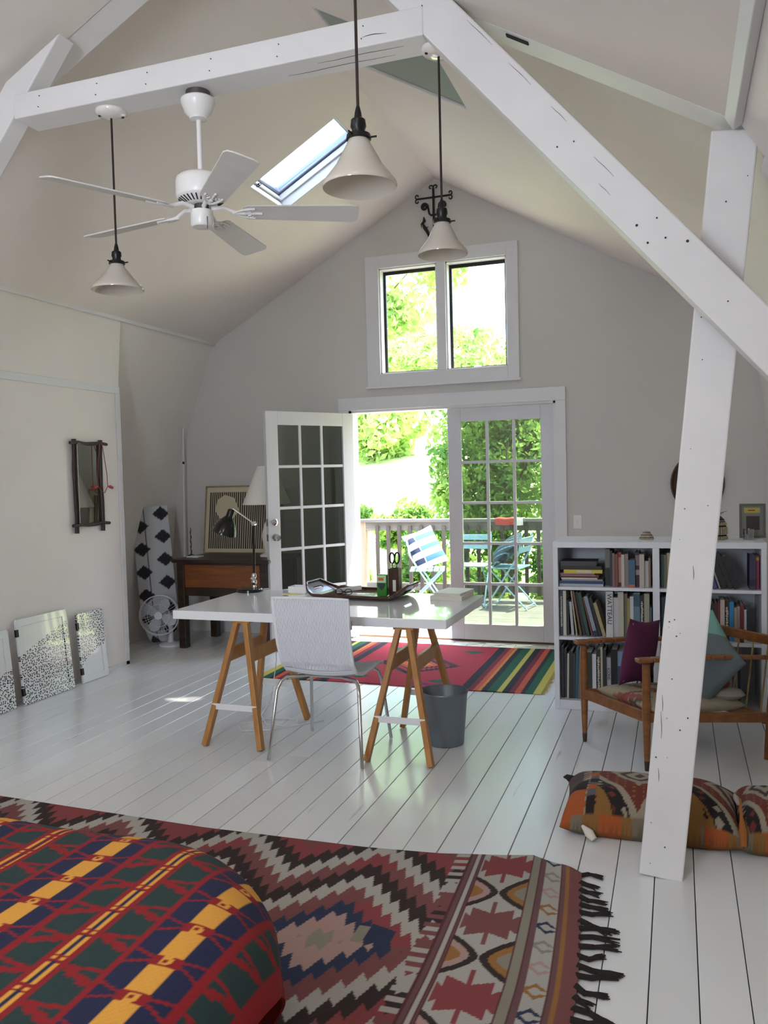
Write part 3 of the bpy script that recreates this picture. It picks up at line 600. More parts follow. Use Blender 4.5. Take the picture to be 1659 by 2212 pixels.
cabinet_panel('dotted cabinet door cut off by the left edge of the picture', 3.86, 4.36, .53, .05, dotted('dots_c', lambda op, y, z: op('LESS_THAN', z, op('ADD', op('MULTIPLY', op('ADD', y, .25), .30), .12))))

# ------------------------------------------------------------------ alcove: ironing board, fan, rod, dark desk and what stands on it
def iron_col(u, v):
    P = pal('#24242a', '#b9babd'); a = u/.20; b = v/.215
    k = np.abs((a+b) % 2-1)+np.abs((a-b) % 2-1)
    d = np.where((np.abs(((a*1.0) % 1)-.5)*1.5+np.abs(((b+.5*np.floor(a)) % 1)-.5)*1.9) < .60, 0, 1)
    d = np.where(np.abs(u+.055) < .006, 0, d); return P[d]
ib_top = Vector((-4.66, 6.62, 1.25)); ib_bot = Vector((-4.46, 6.47, .02)); ia = (ib_top-ib_bot).normalized()
ibs = Vector((.80, .60, 0)); ibs = (ibs-ia*ibs.dot(ia)).normalized(); ibn = ibs.cross(ia).normalized()
ib = thing('ironing_board', 'ironing board in a black and white geometric cover leaning in the alcove', 'ironing board', ib_bot)
LB_ = (ib_top-ib_bot).length
def ib_pos(u, v):
    w = np.where(v < .35, .45+.55*np.sqrt(np.clip(1-(1-v/.35)**2, 0, 1)), 1.0)*.165
    uu = u/.165*w; P = np.array(ib_bot)[None, None]+uu[..., None]*np.array(ibs)+v[..., None]*np.array(ia)
    bul = .012*np.cos(u/.165*PI/2); P = P+bul[..., None]*np.array(-ibn if ibn.y > 0 else ibn)
    return P[..., 0], P[..., 1], P[..., 2]
sheet('cover', np.linspace(-.165, .165, 40), np.linspace(0, LB_, 120), ib_pos, iron_col, mat('iron_cover', rough=.85, attr='Col', weave=.2), ib, thick=.02, off=tuple(ib_bot))
mb = MB(); sgn = 1 if ibn.y > 0 else -1
for s_ in (-1, 1): mb.path([ib_bot+ia*.25+ibs*(s_*.09)+ibn*(sgn*.035), ib_bot+ia*.8+ibs*(s_*.05)+ibn*(sgn*.04), ib_bot+ia*1.1+ibs*(-s_*.06)+ibn*(sgn*.035)], .009, 8)
mb.build('leg_frame', mat('dark_steel', '#3b3b3d', .4, metal=.7), ib, smooth=True)

FW = mat('fan_plastic', '#d9d9dc', .35)
pf = thing('desk_fan', 'white round pedestal fan on the floor in the dark alcove', 'fan', (-4.345, 6.40, 0))
fc = Vector((-4.40, 6.36, .285)); fd = Vector((.35, -1, .05)).normalized(); _, fs_, fu = frame_of(fd)
MB().lathe([(.105, .0), (.105, .012), (.09, .022), (.03, .03), (.028, .05)], (-4.345, 6.43, 0), 28).build('base', FW, pf, smooth=True)
MB().path([(-4.345, 6.43, .03), (-4.345, 6.44, .15), (-4.36, 6.43, .27)], [.026, .020, .024], 12).build('stand', FW, pf, smooth=True)
MB().path([fc-fd*.13, fc-fd*.10, fc-fd*.03], [.03, .048, .045], 16).build('motor', FW, pf, smooth=True)
cg = MB()
for off_, R_ in ((.0, .178), (.035, .178), (.055, .10), (-.035, .15)):
    cg.path([fc+fd*off_+fs_*(R_*math.cos(j*PI/18))+fu*(R_*math.sin(j*PI/18)) for j in range(36)], .004 if R_ > .17 else .002, 6, closed=True)
for j in range(36):
    a = j*PI/18; e = fs_*math.cos(a)+fu*math.sin(a); cg.path([fc+fd*.065+e*.03, fc+fd*.055+e*.10, fc+fd*.035+e*.178], .0011, 4); cg.path([fc+fd*.035+e*.178, fc+e*.178, fc-fd*.04+e*.13, fc-fd*.05+e*.04], .0011, 4)
cg.lathe([(.035, .062), (.035, .068), (.0001, .07)], fc, 16, Matrix((fs_, fu, fd)).transposed()); cg.build('cage', FW, pf, smooth=True)
for k in range(4):
    a = k*PI/2+.5; e = fs_*math.cos(a)+fu*math.sin(a); t = -fs_*math.sin(a)+fu*math.cos(a)
    MB().prism([(.02, -.015), (.06, -.045), (.12, -.055), (.155, -.03), (.16, .01), (.13, .045), (.07, .045), (.02, .015)], -.001, .001, (fc+fd*.012, e, (t+fd*.35).normalized(), fd)).build('blade', mat('fan_leaf', '#b9bcc4', .3), pf)
MB().tube((-4.545, 6.98, .0), (-4.515, 7.02, 2.10), .0085, n=10).build('curtain_rod', mat('rod_white', '#d8d6d2', .35), None, smooth=True, origin=(-4.545, 6.98, 0))
o = tag(bpy.data.objects['curtain_rod'], 'thin white rod standing upright in the alcove corner', 'rod')
for z, r in ((1.66, .010), (2.10, .0115)): MB().tube((-4.545+.03*z/2.1, 6.98+.04*z/2.1, z-.012), (-4.545+.03*z/2.1, 6.98+.04*z/2.1, z+.012), r, n=10).build('joint', BLACK, o, smooth=True)

DKW = wood('dark_oak', '#3c2a1e', '#241811', .4, 0, 5); ORW = wood('orange_oak', '#8a5028', '#6a3a1c', .35, 0, 5)
dk = thing('writing_desk', 'old dark wooden desk with an orange brown drawer against the back wall', 'desk', (-3.6, 6.65, 0))
dx0, dx1, dy0, dy1 = -4.19, -3.30, 6.33, 6.93
MB().box(dx0-.035, dx1+.035, dy0-.03, dy1+.03, .765, .795).build('top', DKW, dk, bevel=.006)
MB().box(dx0, dx1, dy0+.005, dy0+.03, .745, .765).build('moulding', DKW, dk, bevel=.004)
MB().box(dx0+.07, dx1-.07, dy0+.012, dy0+.03, .545, .745).build('drawer_front', ORW, dk, bevel=.003)
MB().box(dx0+.07, dx1-.07, dy0+.008, dy0+.03, .47, .545).build('apron', DKW, dk, bevel=.003)
MB().box(dx0+.03, dx1-.03, dy1-.03, dy1-.01, .50, .765).build('back_panel', DKW, dk)
for xx in (dx0, dx1-.03): MB().box(xx+.005, xx+.025, dy0+.03, dy1-.03, .50, .765).build('side_panel', DKW, dk)
for xx in (dx0, dx1-.07):
    for yy in (dy0, dy1-.07): MB().box(xx, xx+.07, yy, yy+.07, 0, .765).build('leg', DKW, dk, bevel=.004)

def art_mat():
    m = mat('striped_print', '#cbbfa8', .7); n = m.node_tree.nodes; l = m.node_tree.links; tc = n.new('ShaderNodeTexCoord'); mp = n.new('ShaderNodeMapping'); mp.inputs['Scale'].default_value = (26, 1, 1.5); l.new(tc.outputs['Object'], mp.inputs[0])
    w = n.new('ShaderNodeTexWave'); w.bands_direction = 'X'; w.inputs['Scale'].default_value = .55; w.inputs['Distortion'].default_value = 5.0; w.inputs['Detail'].default_value = 2.5; w.inputs['Detail Scale'].default_value = .35; l.new(mp.outputs[0], w.inputs[0])
    r = n.new('ShaderNodeValToRGB'); r.color_ramp.elements[0].position = .5; r.color_ramp.elements[0].color = (*lin('#17120f'), 1); r.color_ramp.elements[1].position = .58; r.color_ramp.elements[1].color = (*lin('#b8ab92'), 1); l.new(w.outputs[0], r.inputs[0])
    l.new(r.outputs[0], n['Principled BSDF'].inputs['Base Color']); return m
fr = (Vector((-4.285, 6.955, .797)), Vector((1, 0, 0)), Vector((0, .14, .99)).normalized(), Vector((0, -.99, .14)).normalized())
ap = thing('framed_print', 'print of black wavering vertical stripes leaning on the dark desk', 'picture', fr[0])
MB().prism([(0, 0), (.80, 0), (.80, .625), (0, .625)], -.012, 0, fr).build('mount', mat('cream_mount', '#c9bba0', .7), ap, bevel=.002)
MB().prism([(.035, .035), (.765, .035), (.765, .575), (.035, .575)], 0, .002, fr).build('stripes', art_mat(), ap)
MB().prism([(.10, .40), (.17, .30), (.28, .30), (.36, .40), (.30, .52), (.20, .55), (.12, .50)], .002, .003, fr).build('blank_shape', mat('cream_mount', '#c9bba0', .7), ap)
f2 = MB()
for q in ((-.012, 0, -.012, .637), (.80, .812, -.012, .637), (0, .80, -.012, 0), (0, .80, .625, .637)): f2.prism([(q[0], q[2]), (q[1], q[2]), (q[1], q[3]), (q[0], q[3])], -.014, .006, fr)
f2.build('frame', wood('pale_frame', '#a08c6c', '#87744f', .5), ap)
st = thing('incense_holder', 'thin dark twisted stick standing on the desk left of the striped print', 'ornament', (-4.22, 6.62, .795))
MB().lathe([(.03, .795), (.03, .803), (.008, .81), (.006, .82)], (-4.22, 6.62, 0), 16).build('foot', DKW, st, smooth=True)
MB().path([(-4.22+.004*math.sin(j*2), 6.62, .815+.022*j) for j in range(12)], [.005, .007, .004, .007, .004, .007, .004, .007, .004, .006, .004, .002], 8).build('stick', mat('red_brown', '#4a1f18', .5), st, smooth=True)
tl_ = thing('table_lamp', 'table lamp with a white cone shade half hidden by the open door', 'lamp', (-3.45, 6.66, .795))
MB().lathe([(.075, .795), (.075, .81), (.03, .83), (.045, .90), (.055, .98), (.035, 1.07), (.012, 1.11), (.010, 1.28), (.0001, 1.28)], (-3.45, 6.66, 0), 24).build('base', PORC, tl_, smooth=True)
MB().lathe_open([(.215, 1.262), (.075, 1.60), (.073, 1.60), (.213, 1.262), (.215, 1.262)], (-3.45, 6.66, 0), 36).build('shade', mat('linen_shade', '#e8e3dc', .8), tl_, smooth=True)
MB().box(-4.17, -4.05, 6.46, 6.56, .796, .806).build('paper_pad', mat('paper', '#dad7d0', .8), None, origin=(-4.11, 6.51, .796)); tag(bpy.data.objects['paper_pad'], 'small pale pad lying on the front edge of the dark desk', 'paper')

# ------------------------------------------------------------------ table on trestles
BEECH = wood('trestle_beech', '#b98142', '#a16c33', .4, 2, 6); WBAR = mat('white_bar', '#e4e3e4', .35)
tt = thing('white_table', 'glossy white table top resting on two wooden trestles', 'table', (-1.96, 4.58, .69))
MB().box(-2.775, -1.13, 4.135, 5.035, .69, .74).build('tabletop', GLOSSW, tt, bevel=.003)
def trestle(label, cx_):
    r = thing('trestle', label, 'trestle', (cx_, 4.33, 0), group='wooden trestles under the white table')
    for ya, yt in ((4.015, 4.16), (4.63, 4.50)):
        for s in (-1, 1):
            a = Vector((cx_+s*.175, ya, .005)); b = Vector((cx_+s*.028, yt, .688)); d = (b-a).normalized()
            a2 = a-d*0; MB().beam(a2, b-d*.006, .042, .030, (s, 0, .2)).build('leg', BEECH, r, bevel=.003)
        k = .32; yb = ya+(yt-ya)*k; xb = .175-(.175-.028)*k
        sg = -1 if ya < 4.3 else 1
        MB().box(cx_-xb-.012, cx_+xb+.012, yb+sg*.016-.004, yb+sg*.016+.004, .222-.017, .222+.017).build('brace_bar', WBAR, r, bevel=.002)
    k = .72
    for s in (-1, 1):
        xb = cx_+s*(.175-(.147)*k); MB().beam((xb-s*.0, 4.015+.145*k, .5), (xb, 4.63-.13*k, .5), .022, .075, (0, 0, 1)).build('side_rail', BEECH, r, bevel=.003)
    MB().box(cx_-.055, cx_+.055, 4.14, 4.52, .6785, .689).build('head_plate', BEECH, r)
    return r
trestle('oiled wood trestle under the left end of the white table, beside the lamp cable', -2.337)
trestle('oiled wood trestle under the right end of the white table, beside the waste bin', -1.368)

# ------------------------------------------------------------------ wicker chair
WICK = mat('white_wicker', '#e9e9ef', .55, bump=.5, bscale=220)
ch = thing('wicker_chair', 'white woven chair with chrome legs pushed up to the table', 'chair', (-1.79, 4.15, 0))
def shell(t, w):                              # profile of back and seat along t in 0..1, width w in -1..1
    pts = [(3.895, .868), (3.905, .75), (3.93, .62), (3.965, .52), (4.02, .462), (4.10, .440), (4.22, .440), (4.34, .448), (4.40, .440)]
    f = t*(len(pts)-1); i = min(int(f), len(pts)-2); q = f-i; a, b = pts[i], pts[i+1]
    y = a[0]+(b[0]-a[0])*q; z = a[1]+(b[1]-a[1])*q; bow = .018*(1-w*w); half = .213-.012*(1-abs(t-.5)*2)
    yy, zz = (y+bow, z) if t < .45 else (y, z-bow)
    return Vector((-1.79+w*half, yy, zz))
nw, nt = 25, 60; mb = MB(); G = []
for lay in (0, 1):
    for i in range(nt+1):
        for j in range(nw+1):
            p = shell(i/nt, -1+2*j/nw); e = shell(min(1, i/nt+.01), -1+2*j/nw)-shell(max(0, i/nt-.01), -1+2*j/nw); nn = Vector((0, -e.z, e.y)).normalized(); G.append(p+nn*(.006*(1-2*lay)))
s0 = nw+1; fs = []
for i in range(nt):
    for j in range(nw): a = i*s0+j; fs.append((a, a+1, a+s0+1, a+s0)); b = a+(nt+1)*s0; fs.append((b, b+s0, b+s0+1, b+1))
mb.add(G, fs); mb.build('seat_shell', mat('wicker_gap_shade', '#a9a9b3', .7), ch, smooth=True)  # shell greyed so the gaps between the strands read as shaded
mb = MB()
for j in range(41):                           # upright strands
    w = -.95+1.9*j/40; mb.path([shell(i/44, w)+Vector((0, -.0078+.0022*(1 if (i+j) % 2 else -1), 0)) if i < 20 else shell(i/44, w)+Vector((0, -.002, .008)) for i in range(0, 45)], .0040, 5)
mb.build('strands', WICK, ch, smooth=True, kind='stuff')
mb = MB()
for i in range(2, 88):                        # weft, half hidden between the strands
    mb.path([shell(i/176, -1+2*j/12)+Vector((0, -.0068, 0)) for j in range(13)], .0022, 4)
mb.build('weft', WICK, ch, smooth=True, kind='stuff')
rimp = [shell(i/40, -1) for i in range(41)]+[shell(1, w/8) for w in range(-7, 8)]+[shell(i/40, 1) for i in range(40, -1, -1)]+[shell(0, w/8) for w in range(7, -8, -1)]
MB().path(rimp, .0085, 8, closed=True).build('rim', WICK, ch, smooth=True)
MB().box(-1.570, -1.564, 3.90, 3.912, .715, .76).build('maker_tag', mat('grey_tag', '#8d8c88', .6), ch)
for sx in (-1, 1):
    X = lambda a: -1.79+sx*a
    pts = [(X(.266), 3.897, .004), (X(.235), 3.96, .36), (X(.222), 3.985, .405), (X(.20), 4.01, .424), (X(.10), 4.06, .428)]
    MB().path(pts, .0095, 10).build('leg', CHROME, ch, smooth=True)
    pts = [(X(.245), 4.417, .004), (X(.215), 4.36, .36), (X(.205), 4.34, .405), (X(.185), 4.31, .426), (X(.10), 4.24, .428)]
    MB().path(pts, .0095, 10).build('leg', CHROME, ch, smooth=True)
MB().path([(-1.89, 4.06, .428), (-1.69, 4.06, .428)], .009, 8).build('under_bar', CHROME, ch, smooth=True)

# ------------------------------------------------------------------ on the table
TZ = .74
dl = thing('desk_lamp', 'black jointed desk lamp with a round base on the white table', 'lamp', (-2.70, 4.93, TZ))
MB().lathe([(.088, TZ), (.088, TZ+.016), (.082, TZ+.022), (.0001, TZ+.024)], (-2.70, 4.93, 0), 36).build('base', mat('black_gloss', '#0d0d0e', .15), dl, smooth=True)
MB().lathe([(.012, TZ+.022), (.014, TZ+.03), (.009, TZ+.045), (.018, TZ+.06), (.018, TZ+.072), (.009, TZ+.085), (.016, TZ+.10), (.016, TZ+.115), (.009, TZ+.125)], (-2.665, 4.93, 0), 16).build('swivel', CHROME, dl, smooth=True)
MB().tube((-2.665, 4.93, TZ+.08), (-2.685, 4.93, TZ+.09), .014, n=10).build('clamp_screw', CHROME, dl, smooth=True)
J = Vector((-2.655, 4.93, 1.195)); HD = Vector((-2.80, 4.915, 1.295))
MB().tube((-2.665, 4.93, TZ+.12), J, .0085, n=12).build('stem', mat('black_gloss', '#0d0d0e', .15), dl, smooth=True)
MB().lathe([(.0001, -.02), (.014, -.016), (.014, .016), (.0001, .02)], J, 14, Matrix.Rotation(PI/2, 3, 'X')).build('joint', CHROME, dl, smooth=True)
MB().tube(J, HD, .0065, n=10).build('arm', CHROME, dl, smooth=True)
ax = Vector((.36, .05, .93)).normalized(); _, a_s, a_u = frame_of(ax); RM = Matrix((a_s, a_u, ax)).transposed(); hc = Vector((-2.855, 4.91, 1.175))
sh = MB().lathe_open([(.085, -.045), (.083, -.035), (.072, .0), (.055, .035), (.034, .062), (.024, .075), (.024, .115), (.018, .125), (.0001, .127)], hc, 32, RM)
sh.build('shade', mat('black_gloss', '#0d0d0e', .15), dl, smooth=True)
MB().lathe_open([(.0835, -.044), (.070, .0), (.052, .034), (.03, .06), (.0001, .07)], hc, 32, RM).build('reflector', mat('reflector_white', '#dedede', .3), dl, smooth=True)
MB().lathe([(.0001, -.02), (.02, -.01), (.024, .01), (.014, .035), (.012, .06)], hc, 14, RM).build('bulb', OPAL, dl, smooth=True)

TRAYW = wood('tray_walnut', '#5a3520', '#3d2315', .25, 0, 7, coat=.4)
tc_ = Vector((-1.87, 4.86, TZ)); tr_ = thing('serving_tray', 'dark wooden tray with curled up handle ends lying on the table', 'tray', tc_)
def tray_pos(u, v, dz):
    x = u*.345; e = max(0, abs(u)-.70)/.30; y = v*.185*(1-.55*e**2.2); z = TZ+.004+dz+.075*e**1.6+.012*max(0, abs(v)-.8)/.2*(1-e)
    a = math.radians(-4); return Vector((tc_.x+x*math.cos(a)-y*math.sin(a), tc_.y+x*math.sin(a)+y*math.cos(a), z))
mb = MB(); nu, nv = 48, 20; V_ = [tray_pos(-1+2*i/nu, -1+2*j/nv, d) for d in (0.006, 0) for i in range(nu+1) for j in range(nv+1)]; F2 = []; N1 = (nu+1)*(nv+1)
def hole(i, j): return abs(-1+2*(i+.5)/nu) > .86 and abs(-1+2*(i+.5)/nu) < .93 and abs(-1+2*(j+.5)/nv) < .42
for i in range(nu):
    for j in range(nv):
        if hole(i, j): continue
        a = i*(nv+1)+j; q = (a, a+nv+1, a+nv+2, a+1); F2.append(q); F2.append(tuple(N1+k for k in reversed(q)))
mb.add(V_, F2); mb.build('tray_body', TRAYW, tr_, smooth=True)
rim = [tray_pos(-1+2*i/nu, -1, .008) for i in range(nu+1)]+[tray_pos(1, -1+2*j/nv, .006) for j in range(1, nv)]+[tray_pos(1-2*i/nu, 1, .008) for i in range(nu+1)]+[tray_pos(-1, 1-2*j/nv, .006) for j in range(1, nv)]
MB().path(rim, .0085, 8, closed=True).build('rim', TRAYW, tr_, smooth=True)
ZT = TZ+.0112
gt = thing('green_tin', 'tall green printed tin standing on the tray', 'tin', (-1.715, 4.815, ZT))
GREEN = mat('tin_green', '#3f8a35', .25, coat=.3)
MB().box(-1.747, -1.683, 4.793, 4.837, ZT, ZT+.135).build('body', GREEN, gt, bevel=.006)
MB().box(-1.745, -1.685, 4.7915, 4.793, ZT+.085, ZT+.13).build('top_label', mat('pale_green', '#bfe0b0', .4), gt)
MB().box(-1.735, -1.700, 4.7903, 4.7915, ZT+.098, ZT+.116).build('orange_mark', mat('tin_orange', '#d8683a', .4), gt)
MB().prism([(-.022, .0), (.022, .0), (.022, -.018), (0, -.046), (-.022, -.018)], 0, .0012, (Vector((-1.715, 4.7915, ZT+.082)), Vector((1, 0, 0)), Vector((0, 0, 1)), Vector((0, -1, 0)))).build('shield', mat('tin_dark', '#243c30', .4), gt)
bt = thing('pencil_holder', 'brown square holder on the tray with scissors in it', 'holder', (-1.645, 4.85, ZT))
HW = wood('holder_brown', '#4b2b18', '#321a0e', .3, 2, 6)
for q in ((-1.678, -1.672, 4.818, 4.882), (-1.618, -1.612, 4.818, 4.882), (-1.672, -1.618, 4.818, 4.824), (-1.672, -1.618, 4.876, 4.882)): MB().box(*q, ZT, ZT+.17).build('side', HW, bt, bevel=.002)
MB().box(-1.674, -1.616, 4.822, 4.878, ZT, ZT+.006).build('bottom', HW, bt)
MB().box(-1.650, -1.630, 4.8168, 4.8182, ZT+.03, ZT+.10).build('paper_label', mat('paper', '#dad7d0', .8), bt)
sc = thing('scissors', 'black handled scissors standing handles up in the brown holder', 'scissors', (-1.65, 4.85, ZT+.02))
bk = mat('black_plastic', '#0f0f10', .3)
for s, dx_ in ((-1, -.012), (1, .016)):
    c = Vector((-1.648+dx_, 4.85+s*.006, ZT+.232)); MB().path([c+Vector((.016*math.cos(j*PI/9), .004*math.sin(j*PI/9)*s, .033*math.sin(j*PI/9)+.002*math.cos(j*PI/9))) for j in range(18)], .0055, 8, closed=True).build('handle', bk, sc, smooth=True)
    MB().beam(c-Vector((0, 0, .03)), Vector((-1.648-dx_*.6, 4.85+s*.004, ZT+.022)), .012, .003, (0, 1, 0), w2=.004).build('blade', CHROME, sc)
MB().lathe([(.007, -.006), (.007, .006), (.0001, .007)], (-1.648, 4.84, ZT+.185), 10, Matrix.Rotation(PI/2, 3, 'X')).build('pivot', CHROME, sc)
gl = thing('spectacles', 'pair of dark rimmed spectacles folded on the tray', 'glasses', (-1.97, 4.80, ZT))
for s in (-1, 1): MB().path([(-1.97+s*.032+.024*math.cos(j*PI/8), 4.80, ZT+.022+.018*math.sin(j*PI/8)) for j in range(16)], .0025, 6, closed=True).build('rim', bk, gl, smooth=True)
MB().tube((-1.978, 4.80, ZT+.026), (-1.962, 4.80, ZT+.026), .002, n=6).build('bridge', bk, gl)
for s in (-1, 1): MB().path([(-1.97+s*.056, 4.80, ZT+.026), (-1.97+s*.05, 4.83, ZT+.022), (-1.97-s*.02, 4.845+s*.004, ZT+.012)], .002, 6).build('temple', bk, gl, smooth=True)
MB().box(-.09, .09, -.055, .055, 0, .0015).build('note_paper', mat('paper', '#dad7d0', .8)); o = bpy.data.objects['note_paper']; o.location = (-1.86, 4.80, ZT); o.rotation_euler = (0, 0, .3); tag(o, 'sheet of white paper lying flat in the tray', 'paper')
MB().cbox((0, 0, .012), (.16, .05, .024)).build('envelope', mat('envelope_grey', '#c6c3bd', .6), None, bevel=.003); o = bpy.data.objects['envelope']; o.location = (-1.97, 4.90, ZT+.001); o.rotation_euler = (0, -.12, .35); o.location.z += .012; tag(o, 'pale packet propped in the tray behind the spectacles', 'packet')
bw = thing('white_dish', 'small white square dish on the table behind the tray', 'dish', (-2.33, 4.93, TZ))
MB().prism([(-.055, -.045), (.055, -.045), (.055, .045), (-.055, .045)], 0, .004, (Vector((-2.33, 4.93, TZ)), Vector((1, 0, 0)), Vector((0, 1, 0)), Vector((0, 0, 1)))).build('bottom', GLOSSW, bw)
for dx_, dy_, sx, sy in ((0, -.045, .128, .006), (0, .045, .128, .006), (-.06, 0, .006, .09), (.06, 0, .006, .09)): MB().cbox((-2.33+dx_, 4.93+dy_, TZ+.025), (sx, sy, .042)).build('side', GLOSSW, bw, bevel=.002)
MB().box(-2.42, -2.30, 4.83, 4.882, TZ+.0003, TZ+.0015).build('sticky_note', mat('yellow_note', '#e7df93', .7), None, origin=(-2.36, 4.85, TZ)); tag(bpy.data.objects['sticky_note'], 'pale yellow paper slip lying on the table by the white dish', 'paper')
def book_flat(label, x, y, z, w, d, t, rz, c):
    r = thing('book', label, 'book', (x, y, z), rz, group='books on the white table', local=True); cm = mat('cover_'+c, c, .5)
    MB().box(-w/2, w/2, -d/2, d/2, 0, .003).build('cover', cm, r); MB().box(-w/2, w/2, -d/2, d/2, t-.003, t).build('cover', cm, r); MB().box(-w/2, -w/2+.003, -d/2, d/2, .003, t-.003).build('spine', cm, r)
    MB().box(-w/2+.003, w/2-.004, -d/2+.004, d/2-.004, .003, t-.003).build('pages', mat('pages', '#d9d3c5', .8), r); return r
book_flat('cream book lying undermost at the right end of the table', -1.295, 4.90, TZ+.0004, .20, .26, .026, -.05, '#d9d4c8')
book_flat('thinner white book lying on top of the cream book on the table', -1.285, 4.905, TZ+.0268, .17, .235, .016, -.12, '#e5e2da')

# ------------------------------------------------------------------ waste bin and cable
BIN = mat('bin_grey', '#6f767c', .35, metal=.35); bx_, by_ = -1.228, 4.425
wbin = thing('waste_bin', 'grey metal waste bin with a side handle next to the right trestle', 'bin', (bx_, by_, 0))
MB().lathe_open([(.0001, .012), (.098, .012), (.126, .292), (.130, .296), (.1325, .292), (.132, .286), (.1285, .282), (.104, .004), (.098, .0), (.0001, .0)], (bx_, by_, 0), 40).build('body', BIN, wbin, smooth=True)
ha = math.radians(205); hd = Vector((math.cos(ha), math.sin(ha), 0)); hp = Vector((bx_, by_, 0))+hd*.128; hs = Vector((-math.sin(ha), math.cos(ha), 0))
MB().path([hp+hs*(.022*math.cos(j*PI/8))+Vector((0, 0, .245+.03*math.sin(j*PI/8)))+hd*.004 for j in range(16)], .004, 6, closed=True).build('handle', CHROME, wbin, smooth=True)
cb = MB().path([(-2.66, 5.01, TZ+.006), (-2.62, 5.040, TZ+.006), (-2.60, 5.050, .72), (-2.585, 5.06, .55), (-2.58, 5.05, .25), (-2.55, 4.9, .03), (-2.48, 4.62, .006), (-2.36, 4.46, .006), (-2.24, 4.44, .006), (-2.17, 4.50, .006), (-2.22, 4.60, .006), (-2.40, 4.56, .006), (-2.52, 4.40, .006), (-2.44, 4.30, .006), (-2.28, 4.36, .006), (-2.05, 4.62, .006)], .0035, 6)
cb.build('lamp_cable', mat('cable_white', '#d8d8d6', .4), None, smooth=True, origin=(-2.4, 4.5, 0)); tag(bpy.data.objects['lamp_cable'], 'thin white lamp cable coiling on the floor under the table', 'cable')

# ------------------------------------------------------------------ bookcase
bx0, bx1, byf, byb, bz = -.735, .488, 5.25, 5.72, 1.052
SHELF = mat('shelf_white', '#dfe0e6', .35)
bc = thing('bookcase', 'low white bookcase with two bays of three shelves full of books', 'bookcase', ((bx0+bx1)/2, (byf+byb)/2, 0))
MB().box(bx0, bx1, byf, byb, bz-.036, bz).build('top', SHELF, bc, bevel=.002)
for a, b in ((bx0, bx0+.03), (bx1-.03, bx1)): MB().box(a, b, byf, byb, 0, bz-.036).build('side', SHELF, bc, bevel=.002)
MB().box(-.142, -.102, byf, byb-.01, .058, bz-.036).build('divider', SHELF, bc, bevel=.002)
MB().box(bx0+.03, bx1-.03, byf, byb-.01, 0, .058).build('bottom', SHELF, bc, bevel=.002)
SZ = {'lower': .058, 'middle': .458, 'upper': .772}
bays = {'left': (bx0+.03, -.142), 'right': (-.102, bx1-.03)}
for nm, (a, b) in bays.items():
    for z in (.458, .772): MB().box(a, b, byf+.004, byb-.01, z-.020, z).build('shelf', SHELF, bc, bevel=.0015)
MB().box(bx0+.03, bx1-.03, byb-.01, byb, 0, bz-.036).build('back', SHELF, bc)
PAGES = mat('pages', '#d9d3c5', .8); INK = mat('spine_ink', '#1c1a1a', .6); PALE = mat('spine_pale', '#d8d2c2', .6)
ORD = ['first', 'second', 'third', 'fourth', 'fifth', 'sixth', 'seventh', 'eighth', 'ninth', 'tenth', 'eleventh', 'twelfth', 'thirteenth', 'fourteenth', 'fifteenth', 'sixteenth', 'seventeenth', 'eighteenth', 'nineteenth', 'twentieth', '21st', '22nd', '23rd', '24th']
NAMES = {}
def cname(h):
    r, g, b = [int(h[i:i+2], 16) for i in (1, 3, 5)]; mx_, mn = max(r, g, b), min(r, g, b)
    if mx_-mn < 22: return 'black' if mx_ < 60 else 'dark grey' if mx_ < 110 else 'grey' if mx_ < 175 else 'white'
    if r >= g >= b: 
        if mx_ < 75: return 'dark brown'
        if mx_ > 170 and r-b < 70: return 'cream'
        if r-g > 70: return 'red'
        return 'yellow' if g > 150 and b < 120 else 'brown'
    if b >= g and b > r: return 'navy' if mx_ < 95 else 'blue'
    if g > r: return 'dark green' if mx_ < 110 else 'green'
    return 'maroon' if mx_ < 110 else 'pink'
def book(label, x, y, z, th, h, d, lean, c, band=None, title=None, ink=None, marks=None, group='books'):
    # upright book, spine to the room (-y); lean tips it to the side about the base edge it rests on
    r = thing('book', label, 'book', (x, y, z), group=group, local=True); r.rotation_euler = (0, lean, 0)
    cm = mat('cover_'+c, c, .5, var=.06, vscale=30)
    m = MB(); t = .0022
    m.box(0, th, 0, t, 0, h); m.box(0, t, t, d, 0, h); m.box(th-t, th, t, d, 0, h); m.build('cover', cm, r)
    MB().box(t, th-t, t, d-.004, .003, h-.004).build('pages', PAGES, r)
    if band:
        for (z0, z1, bc_) in band: MB().box(.0006, th-.0006, -.0007, .0002, h*z0, h*z1).build('spine_label', mat('cover_'+bc_, bc_, .5), r)
    if title:
        size = min(th*.95, h*.8/len(title)*1.7)
        M4 = Matrix.Translation((th/2, -.0012, h*.62)) @ Matrix.Rotation(PI/2, 4, 'X') @ Matrix.Rotation(-PI/2, 4, 'Z')
        text_mesh('title', title, size, ink or INK, r, M4)
    if marks:                                 # lettering too small to read
        mk = MB(); zz_ = h*.2
        while zz_ < h*.85: L = rnd.uniform(.004, .011); mk.box(th*rnd.uniform(.2, .35), th*rnd.uniform(.6, .8), -.0007, .0002, zz_, zz_+L*.6); zz_ += L
        mk.build('lettering', PALE, r, kind='stuff')
    return r
